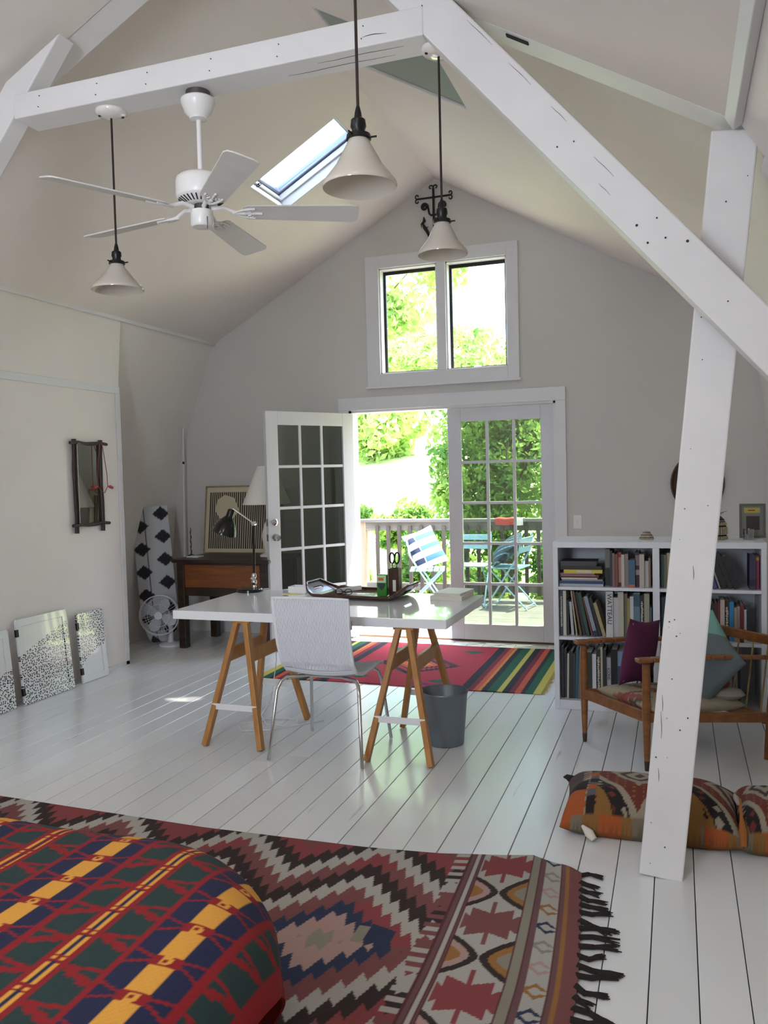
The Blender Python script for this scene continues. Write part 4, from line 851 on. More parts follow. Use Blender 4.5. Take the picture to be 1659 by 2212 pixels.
def row(bay, shelf, items, x0=None, flip=1):
    a, b = bays[bay]; z = SZ[shelf]; x = a+.004 if x0 is None else x0; cnt = {}
    def span(k):                              # room the row takes with its thicknesses scaled by k
        w = 0; pl = 0
        for it in items:
            l = (it[3] if len(it) > 3 else 0)*flip; w += (it[0]*k/math.cos(l)+.0008) if it[2] else it[0]*k
            if it[2]: w += max(0, it[1]*(math.tan(-l)-math.tan(-pl)) if l < 0 else 0)+max(0, it[1]*(math.tan(pl)-math.tan(l)) if pl > 0 else 0); pl = l
        return w
    k = 1.0
    while span(k) > b-x-.002 and k > .4: k -= .01
    names = [cname(i[2]) for i in items]; pl = 0
    for i, it in enumerate(items):
        th, h, c = it[0]*k, it[1], it[2]; lean = (it[3] if len(it) > 3 else 0)*flip; kw = it[4] if len(it) > 4 else {}
        if c is None: x += th; continue
        x += max(0, h*(math.tan(-lean)-math.tan(-pl)) if lean < 0 else 0)+max(0, h*(math.tan(pl)-math.tan(lean)) if pl > 0 else 0); pl = lean
        n = names[i]; cnt[n] = cnt.get(n, 0)+1; tot = names.count(n)
        which = f'the only {n} one' if tot == 1 else f'{ORD[cnt[n]-1]} {n} one from the left'
        lab = f'{"leaning " if abs(lean) > .1 else ""}{n} book, {which}, {shelf} shelf of {bay} bay'
        if kw.get('title'): lab = f'{n} book lettered {kw["title"]} on its spine, {shelf} shelf, {bay} bay'
        yy = byf+.03+rnd.uniform(0, .03); zz = z+.0006+(th*math.sin(lean) if lean > 0 else 0)
        book(lab, x, yy, zz, th, h, rnd.uniform(.17, .21), lean, c, kw.get('band'), kw.get('title'), kw.get('ink'), kw.get('marks'), group=f'books on the {shelf} shelf of the {bay} bay')
        x += th/math.cos(lean)+.0008
# names need a value where items carry None
_cn = cname
def cname(h): return 'none' if h is None else _cn(h)
# upper left: a flat pile, then upright books
zz = SZ['upper']+.0005
for lab, w, d, t, c, dx_ in (('white and navy book undermost in the flat pile on the upper left shelf', .268, .20, .016, '#a9b0bd', 0), ('blue book second from the bottom of the flat pile on the upper left shelf', .272, .20, .018, '#27406f', 0), ('grey book in the flat pile between the blue and the white ones', .25, .19, .010, '#8d8b88', .015),
        ('thin white book under the maroon one in the flat pile', .22, .18, .008, '#d5cfc8', .012), ('maroon book with a pale line in the middle of the flat pile', .235, .19, .022, '#5e1f2e', .006), ('thin pink book between the maroon and yellow ones in the flat pile', .21, .17, .006, '#a37c7c', .006), ('bright yellow book in the flat pile on the upper left shelf', .235, .17, .022, '#cdb83c', .028),
        ('black book lying on the yellow one in the flat pile', .25, .18, .022, '#1f1e20', .008), ('dark grey book lying topmost in the flat pile', .22, .17, .030, '#3d3c3c', .008)):
    r = thing('book', lab, 'book', (bays['left'][0]+.004+dx_, byf+.03, zz), group='books in the flat pile', local=True); cm = mat('cover_'+c, c, .5, var=.06, vscale=30)
    m = MB(); m.box(0, w, 0, .002, 0, t); m.box(0, w, .002, d, 0, .002); m.box(0, w, .002, d, t-.002, t); m.build('cover', cm, r); MB().box(.003, w-.003, .002, d-.003, .002, t-.002).build('pages', PAGES, r)
    if 'yellow' in lab and 'bright' in lab: MB().box(.08, .17, -.0006, .0002, .004, t-.004).build('spine_label', mat('cover_#c9c3b4', '#c9c3b4', .5), r)
    if 'maroon book' in lab: MB().box(.004, w-.02, -.0006, .0002, t*.62, t*.72).build('spine_line', PALE, r)
    zz += t+.0004
B = lambda *a: dict(band=[a] if a and not isinstance(a[0], tuple) else list(a))
row('left', 'upper', [(.029, .232, '#6d6b68', 0, B((0.02, .5, '#1d1d1f'))), (.014, .222, '#2b2a2c'), (.014, .208, '#7d6360'), (.018, .202, '#7c4534'), (.018, .212, '#b98c7c', 0, B((.86, 1, '#9c2f2a'), (0, .12, '#46201c'))), (.019, .200, '#bcb4aa'), (.021, .203, '#94807f'),
    (.040, .168, '#3f6079', 0, B((0, .1, '#b3604f'))), (.024, .212, '#3a2127', 0, B((.35, .5, '#a8938c'), (.62, .92, '#8d7472'))), (.028, .203, '#b7ada3'), (.023, .160, '#c9c6c2'), (.012, .18, '#8b6b52')], x0=bays['left'][0]+.282)
row('left', 'middle', [(.019, .288, '#3b414d', 0, dict(marks=True)), (.019, .284, '#c6c3b4'), (.014, .22, '#33302f'), (.016, .212, '#b9bdc2', .06), (.008, .285, '#b3a892', .11), (.012, .284, '#6f5238', .16), (.018, .276, '#2a2b2b', .17), (.020, .276, '#2b4a3d', .19), (.010, .248, '#7c3d38', .22),
    (.022, .255, '#9098a5', .24, B((0, .14, '#232b4d'))), (.020, .246, '#202024', .25), (.020, .215, '#a8996f', .27), (.042, .286, '#c9c8c6', 0, dict(title='WATTEAU')), (.028, .246, '#c4c1c4'), (.034, .284, '#b5b2a2'), (.020, .270, '#77725f'), (.016, .245, '#97883a'), (.020, .258, '#bfc0ca'), (.036, .280, '#5f7c88', 0, B((.7, .97, '#31525f'))), (.024, .262, '#211e1e', 0, dict(marks=True)), (.030, .275, '#9c9884'), (.012, .19, '#4d7080')], flip=-1)
row('left', 'lower', [(.018, .33, '#1f1e20'), (.016, .31, '#2c2a2c'), (.011, .285, '#c2b9a8', .02), (.022, .30, '#1b1b1d', .02), (.014, .285, '#33353a', .02), (.018, .325, '#2e5a66', .03), (.022, .322, '#76685f', .04), (.013, .31, '#c4baa6', .04), (.040, .30, '#26221f'), (.024, .29, '#cfd0d2'), (.026, .318, '#26231f', 0, dict(marks=True)), (.012, .335, '#b5a98f'), (.020, .32, '#2a2a28'), (.026, .268, '#c9cbd4', 0, dict(title='ICONS')), (.040, .32, '#211f1c'), (.036, .31, '#7c97b4', 0, B((.2, .7, '#3a4a63'))), (.028, .30, '#b4b6bd'), (.020, .25, '#bdbcbb'), (.026, .305, '#a7a39a'), (.030, .29, '#222021', 0, dict(marks=True)), (.026, .30, '#3a3436'), (.024, .31, '#8d8577')])
row('right', 'upper', [(.020, .20, '#3d4f51'), (.016, .20, '#6b6a4e'), (.022, .21, '#b3ab8a'), (.026, .20, '#8f8467'), (.03, .22, '#3a3b45'), (.03, .21, '#55504a'), (.05, .22, '#2c2b31'), (.015, .20, '#3a4a4c', .20), (.022, .205, '#6f7e83', .24), (.024, .215, '#4a4c7c', .28), (.010, .21, '#8d8b90', .31), (.030, .212, '#1f1e1e', .33), (.026, .212, '#262421', .35), (.030, .205, '#1c1b1d', .36), (.05, 0, None), (.034, .20, '#3b3550', 0, B((.1, .3, '#23202f'))), (.018, .198, '#8c2f48', 0, B((.86, .95, '#c08a3c')))], flip=-1)
row('right', 'middle', [(.03, .25, '#2e3b4a'), (.028, .26, '#7d8289'), (.03, .24, '#3c3a38'), (.035, .26, '#8f8a7d'), (.03, .25, '#22282e'), (.03, .27, '#4f3b35'), (.07, .235, '#2b3a44', 0, B((.72, .74, '#8a959b'), (.45, .47, '#8a959b'))), (.016, .238, '#1e3b3d'), (.026, .225, '#231f20'), (.018, .228, '#4a1f28'), (.014, .232, '#6b2b33'), (.024, .25, '#bda79b'), (.026, .242, '#33302a', 0, dict(marks=True)), (.024, .236, '#2f86b8'), (.016, .205, '#a0917c'), (.014, .21, '#bdb3a8'), (.020, .225, '#6e2a28'), (.014, .195, '#c1c6c8')])
row('right', 'lower', [(.03, .3, '#2c2b2b'), (.03, .31, '#8d8d8a'), (.035, .3, '#30363f'), (.03, .32, '#6a5a4b'), (.03, .29, '#c0b9aa'), (.03, .3, '#27302c'), (.05, .31, '#3e3936'), (.03, .29, '#5b6068'), (.03, .30, '#2c2523'), (.028, .28, '#b2a58f'), (.034, .33, '#1d1c1d', .03, dict(title='SURREALISM', ink=PALE)), (.022, .33, '#85868a'), (.018, .32, '#474950'), (.014, .27, '#b4b09f'), (.012, .28, '#26282b')])
# on top of the bookcase
STONE = mat('shell_stone', '#a89c8a', .7, var=.35, vscale=45)
so = thing('fossil_shell', 'small banded shell lying on the bookcase left of the post', 'shell', (-.182, 5.47, bz))
MB().lathe([(.042, bz), (.046, bz+.008), (.036, bz+.018), (.038, bz+.024), (.027, bz+.034), (.028, bz+.040), (.014, bz+.052), (.0001, bz+.056)], (-.182, 5.47, 0), 24, sx=1.0, sy=.8).build('body', STONE, so, smooth=True)
mb = MB()
for zr, rr in ((.013, .040), (.029, .032), (.045, .022)): mb.path([(-.182+rr*1.05*math.cos(j*PI/12), 5.47+rr*.84*math.sin(j*PI/12), bz+zr) for j in range(24)], .002, 5, closed=True)
mb.build('dark_band', mat('dark_band', '#3a2e26', .7), so, smooth=True)
BAS = mat('basket_straw', '#b7aa8a', .8); BAD = mat('basket_dark', '#33291f', .8)
bk_ = thing('woven_basket', 'lidded beaded straw basket standing on the bookcase right of the post', 'basket', (.215, 5.50, bz))
MB().lathe([(.068, bz), (.072, bz+.03), (.072, bz+.075), (.066, bz+.09), (.068, bz+.094), (.060, bz+.12), (.035, bz+.145), (.0001, bz+.15)], (.215, 5.50, 0), 32).build('body', BAD, bk_, smooth=True)
mb = MB()
for i in range(10):
    zr = bz+.007+.0095*i; rr = .0735 if i < 8 else .07
    for j in range(30):
        if (i in (2,)) or (i == 8): continue
        a = 2*PI*(j+(i % 2)*.0)/30; c = Vector((.215+rr*math.cos(a), 5.50+rr*math.sin(a), zr)); mb.cbox(c, (.009, .009, .0065), Matrix.Rotation(a, 3, 'Z'))
for i in range(4):
    zr = bz+.102+.011*i; rr = .068-.008*i-.0018*i*i
    for j in range(26): a = 2*PI*j/26; mb.cbox((.215+rr*math.cos(a), 5.50+rr*math.sin(a), zr), (.008, .009, .007), Matrix.Rotation(a, 3, 'Z'))
mb.build('beads', BAS, bk_, kind='stuff')
mb = MB().path([(.19, 5.50, bz+.148), (.23, 5.49, bz+.155), (.29, 5.48, bz+.175)], [.004, .003, .001], 6); mb.path([(.20, 5.50, bz+.148), (.25, 5.50, bz+.152), (.27, 5.49, bz+.165)], [.003, .002, .001], 6); mb.build('twig', mat('twig', '#4a3a2c', .8), bk_, smooth=True)
pfm = thing('photo_frame', 'upright picture frame on the right end of the bookcase', 'picture frame', (.44, 5.60, bz))
fr = (Vector((.365, 5.60, bz)), Vector((1, 0, 0)), Vector((0, .06, .998)).normalized(), Vector((0, -.998, .06)).normalized())
MB().plate([(0, 0), (.15, 0), (.15, .212), (0, .212)], [[(.012, .012), (.138, .012), (.138, .2), (.012, .2)]], -.01, .006, fr).build('frame', mat('frame_grey', '#5d5750', .5), pfm, bevel=.002)
MB().prism([(.012, .012), (.138, .012), (.138, .2), (.012, .2)], -.008, -.002, fr).build('mount', mat('mount_grey', '#77756f', .7), pfm)
MB().prism([(.028, .155), (.118, .155), (.118, .187), (.028, .187)], -.002, 0, fr).build('yellow_ticket', mat('ticket_yellow', '#b09a45', .6), pfm)
MB().prism([(.05, .168), (.09, .168), (.09, .173), (.05, .173)], 0, .0006, fr).build('print_line', INK, pfm)
MB().prism([(.04, .05), (.115, .05), (.115, .135), (.04, .135)], -.002, 0, fr).build('dark_photo', mat('photo_dark', '#2c1a14', .5), pfm)
MB().tube(fr[0]+Vector((.075, .01, 0)), fr[0]+Vector((.075, .06, .0)), .003).build('strut', BLACK, pfm)
gj = thing('glass_jar', 'small clear tumbler standing in front of the picture frame', 'glass', (.405, 5.46, bz))
MB().lathe_open([(.0001, bz+.004), (.028, bz+.004), (.031, bz+.065), (.033, bz+.065), (.030, bz), (.0001, bz)], (.405, 5.46, 0), 28).build('tumbler', glass_mat('jar_glass', (.75, .78, .78), .15), gj, smooth=True)
ov = thing('oval_plaque', 'large oval brown wooden tray hung on the wall behind the post', 'wall ornament', (.155, YW, 1.36))
OVW = wood('oval_wood', '#5a3a26', '#3c2416', .5, 2, 5)
Rx = Matrix.Rotation(PI/2, 3, 'X')
MB().lathe([(.0001, .006), (.18, .006), (.19, .012), (.20, .035), (.207, .035), (.21, .03), (.20, .0), (.0001, .0)], (.155, YW-.001, 1.37), 40, Rx, sx=.97, sy=1.1).build('bowl', OVW, ov, smooth=True)

# ------------------------------------------------------------------ armchair
TEAK = wood('teak', '#8e5a2e', '#6f421f', .35, 0, 5)
A_ = Vector((-.49, 4.64, 0)); B_ = Vector((-.15, 4.26, 0)); C_ = Vector((.42, 4.59, 0)); D_ = A_+(C_-B_)     # far front, near front, near back, far back feet
ac = thing('armchair', 'teak lounge armchair with stringed back standing behind the leaning post', 'armchair', ((A_+C_)/2))
fwd = (B_-C_).normalized(); sd = (A_-B_).normalized(); Z = Vector((0, 0, 1))
def legp(p, zt, r0=.010, r1=.019, lean=Vector((0, 0, 0))):
    return MB().path([p, p+Z*.06+lean*.1, p+Z*.27+lean*.45, p+Z*zt+lean], [r0, r0+.004, r1+.002, r1], 12)
for p in (A_, B_):
    l_ = legp(p, .535).build('front_leg', TEAK, ac, smooth=True)
    MB().path([p+Z*.001, p+Z*.05], [.0108, .0135], 12).build('foot_cap', mat('dark_cap', '#3a2c22', .6), l_, smooth=True)
bl_ = -fwd*.07
for p in (C_, D_): legp(p, .60, .011, .021, bl_).build('back_leg', TEAK, ac, smooth=True)
for p, q, s in ((A_, D_, 1), (B_, C_, -1)):
    a = p+Z*.555+fwd*.05; b = q+Z*.52+bl_*.85
    pts = [a+(b-a)*t+Z*(.012*math.sin(t*PI))+sd*(s*.012*math.sin(t*PI)) for t in [i/10 for i in range(11)]]
    mb = MB(); prev = None
    for i in range(10):
        w1_ = .055-.03*i/10; w2_ = .055-.03*(i+1)/10
        mb.beam(pts[i], pts[i+1], w1_, .022, (0, 0, 1), w2=w2_, h2=.022)
    mb.build('armrest', TEAK, ac, bevel=.006)
    MB().beam(p+Z*.27, q+Z*.215+bl_*.3, .022, .05, (0, 0, 1)).build('side_rail', TEAK, ac, bevel=.004)
MB().beam(A_+Z*.27, B_+Z*.27, .024, .055, (0, 0, 1)).build('front_rail', TEAK, ac, bevel=.004)
MB().beam(C_+Z*.20+bl_*.3, D_+Z*.20+bl_*.3, .024, .05, (0, 0, 1)).build('back_rail', TEAK, ac, bevel=.004)
MB().beam(C_+Z*.60+bl_, D_+Z*.60+bl_, .025, .05, (0, 0, 1)).build('top_rail', TEAK, ac, bevel=.006)
brass = mat('cord_brass', '#a08457', .5)
for i in range(5):
    t = .12+.19*i; MB().tube((C_+(D_-C_)*t)+Z*.59+bl_, (C_+(D_-C_)*t)+Z*.21+bl_*.3, .0045, n=8).build('back_cord', brass, ac, smooth=True)
def seat_col(u, v):
    P = pal('#9a8f78', '#8a4a3c', '#4e4238', '#7e3d3c', '#a89d86'); k = np.zeros(u.shape, int)
    a = (u*2.2+v*.6); k = np.where((np.abs(((a) % 1.4)-.7) < .16), 1, k); k = np.where((np.abs(((a+.25) % 1.4)-.7) < .07), 2, k); k = np.where(np.abs((v*2+u) % 1.7-.9) < .10, 3, k); k = np.where((np.abs(v) > .55), 0, k); k = np.where((np.abs(u-.3) < .12) & (np.abs(v) < .3), 1, k); return P[k]
def place_pillow(name, me, m, label, cat, loc, ex, ey_, ez, group=None):
    me.materials.append(m); o = bpy.data.objects.new(name, me); COL.objects.link(o)
    ez = Vector(ez).normalized(); ex = Vector(ey_).cross(ez).normalized(); ey_ = ez.cross(ex).normalized()
    o.matrix_world = Matrix(((ex.x, ey_.x, ez.x, loc[0]), (ex.y, ey_.y, ez.y, loc[1]), (ex.z, ey_.z, ez.z, loc[2]), (0, 0, 0, 1))); tag(o, label, cat, group); return o
CLOTH = mat('cushion_cloth', rough=.9, attr='Col', weave=.35, wscale=350)
sc_ = (A_+B_+C_+D_)/4+Z*.285+fwd*.01
seat_n = Vector((0, 0, 1))+fwd*-.09
ob = place_pillow('seat_cushion', pillow_mesh('seat_cushion', .60, .46, .085, seat_col, p=6, pinch=.02), CLOTH, 'flat seat cushion in faded kilim cloth lying in the armchair', 'cushion', sc_, fwd, -seat_n, sd)
MAR = pal('#571b40', '#9a8f8a')
def mar_col(u, v):
    d = ((np.abs((u*4) % 1-.5) < .03) & (np.abs((v*4) % 1-.5) < .03)).astype(int); return MAR[d]
bk_dir = (Vector((0, 0, 1))-fwd*.30).normalized()
place_pillow('scatter_cushion', pillow_mesh('maroon_cushion', .36, .36, .10, mar_col, pinch=.10), CLOTH, 'maroon scatter cushion standing in the far corner of the armchair', 'cushion', (A_+D_)/2-sd*.09+Z*.50+fwd*.06, fwd*.9-sd*.45, sd*.9+fwd*.45, bk_dir+fwd*.1, 'armchair cushions')
TEAL = pal('#5c6667', '#6d9a8d')
def teal_col(u, v): return TEAL[((u+v > 1.05)).astype(int)]
place_pillow('scatter_cushion', pillow_mesh('teal_cushion', .40, .46, .15, teal_col, pinch=.10), CLOTH, 'grey scatter cushion with a teal corner leaning on the armchair back', 'cushion', (B_+C_*2)/3+sd*.20+Z*.46+fwd*-.02, (sd*.8+bk_dir*.55), (fwd-sd*.1+Z*.25), bk_dir*.8-sd*.55, 'armchair cushions')
pb_ = thing('cloth_pouch', 'crumpled pale cloth pouch lying on the armchair below the grey cushion', 'pouch', C_*.8+B_*.2+sd*.12+Z*.285)
pc = C_*.8+B_*.2+sd*.12+Z*.325
MB().lathe([(.0001, -.03), (.07, -.026), (.10, -.005), (.08, .02), (.03, .03), (.0001, .032)], pc, 20, sx=1.0, sy=.6).build('body', mat('pouch_cloth', '#8f857c', .9, bump=.6, bscale=25), pb_, smooth=True)
MB().lathe([(.015, 0), (.028, .02), (.02, .035), (.0001, .03)], pc+Z*.028, 14).build('knot', mat('pouch_red', '#6f3a34', .9), pb_, smooth=True)

# ------------------------------------------------------------------ kilim rug with fringe
KP = pal('#b1aca3', '#32231f', '#7d4a48', '#8c3f42', '#28324f', '#b09088', '#8f8878', '#9a6a34', '#6f4b4d', '#5a2a2c')
CRM, DRK, ROS, RD, BLU, PNK, GRY, ORG_, MAU, DRD = range(10)
def saw(t): t = t % 1.0; return np.where(t < .5, t*2, 2-2*t)
def kilim_col(x, y):
    k = np.full(x.shape, CRM)
    dx = x+1.10; per = .60; f = np.abs(((dx+per/2) % per)-per/2); side = np.where(((dx+per/2) % per) > per/2, 1, -1)
    dy = np.abs(y-2.40); tooth = saw(f/.050)*.058
    L = dy+f*1.02+(.058-tooth)-.030
    edges = [.06, .175, .255, .365, .455, .55, .645, .735, .83, .93, 1.03, 1.12, 1.25]; cols = [GRY, PNK, BLU, ROS, CRM, DRK, ROS, CRM, DRK, RD, ROS, CRM, DRK]
    k = np.full(x.shape, ROS)
    for e, c in list(zip(edges, cols))[::-1]: k = np.where(L < e, c, k)
    red = (np.sin(x*9+y*4)+np.sin(y*13)) > .9; k = np.where((k == ROS) & red, RD, k)
    k = np.where((np.abs(x+.92) < .045) & (np.abs(y-2.47+(.3*(x+.92))) < .05) & (L < .40), BLU, k); k = np.where((np.abs(x+.985) < .02) & (np.abs(y-2.46) < .05) & (L < .37), GRY, k)
    comb = (x > -.80) & (x < -.745) & (np.abs((y/.05) % 1-.5) < .22); k = np.where(comb, np.where(np.sin(y*9) > 0, CRM, ROS), k)
    # border
    def band(a, b, c):
        nonlocal k; k = np.where((x >= a) & (x < b), c, k)
    band(-.745, -.735, DRD); band(-.735, -.716, MAU); band(-.716, -.712, DRD); band(-.712, -.70, CRM); band(-.70, -.694, DRD); band(-.694, -.686, MAU); band(-.686, -.682, DRD)
    pan = (x >= -.682) & (x < -.487); k = np.where(pan, CRM, k); cx_ = -.585; u = x-cx_; ph = ((y-2.24+.19) % .38)-.19; au, av = np.abs(u), np.abs(ph)
    star = ((au < .072) & (av < .055+.02*(au/.05))) | ((au < .095) & (av < .018+.030*np.clip((au-.06)/.03, 0, 1)) & (au > .05)) | ((au < .007) & (av < .125)); k = np.where(pan & star, np.where(np.floor((y-2.05)/.38) % 2 == 0, RD, ROS), k)
    ph2 = ((y-2.43+.19) % .38)-.19; a2 = np.abs(ph2); e = .0975-au; reach = .095*(1-(a2/.105)**1.6); hx = (e < reach) & (a2 < .105); k = np.where(pan & hx, DRK, k)
    reach2 = .068*(1-(a2/.078)**1.6); hx2 = (e < reach2) & (a2 < .078); k = np.where(pan & hx2, np.where(u < 0, PNK, ORG_), k); reach3 = .042*(1-(a2/.045)**1.6); hx3 = (e < reach3) & (a2 < .045); k = np.where(pan & hx3, np.where(u < 0, ORG_, GRY), k)
    band(-.487, -.483, DRD); band(-.483, -.452, GRY); band(-.452, -.448, DRD); band(-.448, -.430, MAU); band(-.430, -.426, DRD)
    hp = (x >= -.426) & (x < -.362); k = np.where(hp, CRM, k); q = ((y-2.21+.055) % .11)-.055; idx = (np.floor((y-2.155)/.11).astype(int)) % 4; hk = np.array([BLU, ORG_, PNK, GRY])[idx]; u = x+.394
    ring = (np.abs(q)+np.abs(u)*.8 < .036) & (np.abs(q)+np.abs(u)*.8 > .020) & ~((u > 0) & (np.abs(q) < .007)); k = np.where(hp & ring, hk, k)
    band(-.362, -.358, DRD); band(-.358, -.342, MAU); band(-.342, -.330, ORG_); band(-.330, -.327, DRD); band(-.327, -.28, ROS)
    C = KP[k]; n = .93+.07*np.sin(x*900)*np.sin(y*430); C = C*n[..., None]
    return C*(1+.10*np.sin(x*3.1+y*5.3)*np.cos(x*1.7-y*2.9))[..., None]
def kilim_pos(x, y):
    ye = np.interp(x, [-3.4, -3.07, -1.93, -1.2, -.87, -.6, -.49, -.36, -.28], [3.09, 3.086, 3.046, 3.062, 3.093, 3.15, 3.18, 3.12, 3.08]); Y = y+(ye-3.09)*np.clip((y-2.2)/.89, 0, 1)
    w = np.clip((y-2.3)/.8, 0, 1)**1.3; X = x-.065*w*np.clip((x+1.1)/.8, 0, 1)
    Zz = .007+.003*np.sin(x*9+1)*np.sin(y*7)*(1+np.cos(y*3))*.5+.014*np.exp(-((x+.33)/.05)**2-((y-3.06)/.05)**2); return X, Y, np.maximum(Zz, .0065)
WOOL = mat('kilim_wool', rough=.95, attr='Col', weave=.5, wscale=420)
RUGO = (-1.6, 2.4, 0)
rug = thing('kilim_rug', 'large red brown and cream zigzag kilim rug with dark fringe beside the bed', 'rug', RUGO)
sheet('weave', np.arange(-3.2, -.279, .005), np.arange(1.25, 3.0901, .005), kilim_pos, kilim_col, WOOL, rug, .006, RUGO)
mb = MB(); fm = mat('fringe_wool', '#241c19', .95)
for i in range(30):
    y = 1.55+i*.0525; x0_, y0_, _ = kilim_pos(np.array(-.281), np.array(y)); L = rnd.uniform(.06, .16); a = rnd.uniform(-.5, .35)
    p0 = Vector((float(x0_)-.004, float(y0_), .008)); d = Vector((math.cos(a), math.sin(a), 0)); s = Vector((-d.y, d.x, 0)); wob = rnd.uniform(-.02, .02)
    t_ = MB()
    for k in range(8):
        e = rnd.uniform(-.022, .022); t_.path([p0+s*(.0025*(k-3.5)), p0+d*(L*.35)+s*(wob+.0018*(k-3.5)), p0+d*(L*.7)+s*(wob*.4+e*.6), p0+d*(L*rnd.uniform(.9, 1.05))+s*e+Vector((0, 0, -.003))], [.0042, .0050, .0040, .0016], 5)
    t_.lathe([(.0001, -.006), (.008, -.003), (.008, .003), (.0001, .006)], p0+d*(L*.3)+s*wob*.8, 8, Matrix.Rotation(PI/2, 3, 'Y')); t_.build('tassel', fm, rug, smooth=True)

# ------------------------------------------------------------------ striped serape at the door
SP = pal('#b3283c', '#1c1c26', '#0f5a3f', '#c9bb58', '#cf5a3c', '#7a1a33', '#e0893f', '#5a2f86')
def serape_col(x, y):
    u = np.abs(x+1.93); j = .012*saw(y/.03)
    seq = [(.66, 1), (.71, 0), (.745, 4), (.765, 0), (.79, 1), (.85, 2), (.885, 3), (.93, 1), (.965, 5), (.995, 0), (1.02, 4), (1.07, 2), (1.10, 1), (1.16, 3), (1.3, 3)]
    # stripes repeat outward from the centre field
    k = np.zeros(x.shape, int); E = [.50, .56, .60, .635, .655, .70, .765, .80, .85, .885, .925, .955, 1.01, 1.06]; Cc = [0, 1, 5, 4, 6, 1, 2, 3, 1, 5, 4, 1, 2, 3]
    k = np.full(x.shape, 3)
    for e, c in list(zip(E, Cc))[::-1]: k = np.where(u+j*.3 < e, c, k)
    L = np.abs(x+1.93)/.42+np.abs(y-6.2)/.42+.09*saw((x+y)/.06)+.05*saw((x-y)/.05)
    inn = u < .5; k = np.where(inn & (L < .88), 1, k); k = np.where(inn & (L < .72), 0, k); k = np.where(inn & (L < .60), 1, k); k = np.where(inn & (L < .50), 4, k); k = np.where(inn & (L < .34), 6, k); k = np.where(inn & (L < .2), 4, k)
    for px, py in ((-2.25, 5.72), (-1.62, 5.72), (-2.25, 6.7), (-1.60, 6.72)): k = np.where(inn & (np.abs(x-px)/.10+np.abs(y-py)/.06 < 1), 2, k)
    k = np.where(inn & (np.abs(x+1.72)/.10+np.abs(y-5.62)/.03 < 1), 7, k)
    return SP[k]*(.92+.08*np.sin(x*500)*np.sin(y*380))[..., None]
def serape_pos(x, y): return x, y+.012*np.sin(x*5), .0062+.0015*np.sin(x*14)*np.sin(y*6)
sp = thing('serape_rug', 'bright striped red and green serape rug in front of the glass doors', 'rug', (-1.93, 6.2, 0))
sheet('weave', np.arange(-3.0, -.869, .006), np.arange(5.53, 6.96, .008), serape_pos, serape_col, WOOL, sp, .005, (-1.93, 6.2, 0))
mb = MB(); fy_ = mat('serape_fringe', '#b7a35c', .95)
for i in range(120):
    y = 5.54+i*.0118; mb.path([(-.872, y+.012*math.sin(-.87*5), .006), (-.855, y+rnd.uniform(-.004, .004), .005), (-.842+rnd.uniform(-.008, .012), y+rnd.uniform(-.008, .008), .003)], [.0022, .0018, .001], 4)
mb.build('fringe', fy_, sp, kind='stuff')

# ------------------------------------------------------------------ bed and wool blanket
bed = thing('bed', 'bed in the lower left corner under the wool blanket', 'bed', (-2.0, 1.0, 0))
def rr_pts(x0, x1, y0, y1, r, n=8):
    P = []
    for cx_, cy2, a0 in ((x1-r, y1-r, 0), (x0+r, y1-r, PI/2), (x0+r, y0+r, PI), (x1-r, y0+r, 1.5*PI)):
        for j in range(n+1): a = a0+PI/2*j/n; P.append((cx_+r*math.cos(a), cy2+r*math.sin(a)))
    return P
MB().prism(rr_pts(-2.95, -1.0, .02, 1.88, .42), .30, .478).build('mattress', mat('mattress', '#c9c2b8', .9), bed, bevel=.03, seg=3)
MB().box(-2.88, -1.14, .08, 1.66, .20, .30).build('frame', DKW, bed)
for xx in (-2.88, -1.20):
    for yy in (.08, 1.58): MB().box(xx, xx+.06, yy, yy+.06, .012, .21).build('leg', DKW, bed)
BPAL = pal('#8a0f18', '#1f3634', '#1a1e40', '#dd9c3c')
BRD, BGR, BNV, BYL = range(4)
def blanket_col(X, Y):
    t = ((X+1.46+.225) % .45)-.225; a = np.abs(t); k = np.full(X.shape, BRD)
    k = np.where(a < .088, BNV, k); ph = (Y-.02) % .118; m = np.abs(ph-.059)
    q_ = .059-m; k = np.where(a < .030, BYL, k)
    k = np.where((q_ < .0175) & (a < .036), BRD, k)
    k = np.where((np.abs(q_-(.004+(a-.030)*.34)) < .0042) & (a >= .030) & (a < .088), BRD, k)
    sq = np.maximum(q_, a); k = np.where((sq < .0130) & (sq > .0050) & ~((q_ > .0095) & (a > .0095)), BYL, k)
    k = np.where((a >= .088) & (a < .108), BRD, k)
    g = (a >= .108) & (a < .192); k = np.where(g, BGR, k); s = (a-.108)/.084; ph3 = (Y+np.where(t > 0, .03, .0)) % .118; st = np.floor(s*6)/6
    zig = (np.abs(ph3-(.030+.036*st)) < .007+.008*np.abs(np.sin(s*PI*2))) | (np.abs(ph3-(.072-.010*st)) < .006*(s < .8)); k = np.where(g & zig, BRD, k)
    d = np.abs(np.abs(((X+1.235+.225) % .45)-.225)); q = (Y+.01) % .10; k = np.where(d < .0045, np.where(q < .078, BNV, BRD), k)
    k = np.where((d > .006) & (d < .0165) & (q < .072), BYL, k); k = np.where((d > .006) & (d < .0165) & (np.abs(q-.087) < .0055), BYL, k)
    k = np.where(X > -.815, BRD, k); k = np.where(Y > 2.30, BRD, k)
    return BPAL[k]*(.95+.05*np.sin(X*800)*np.sin(Y*800))[..., None]
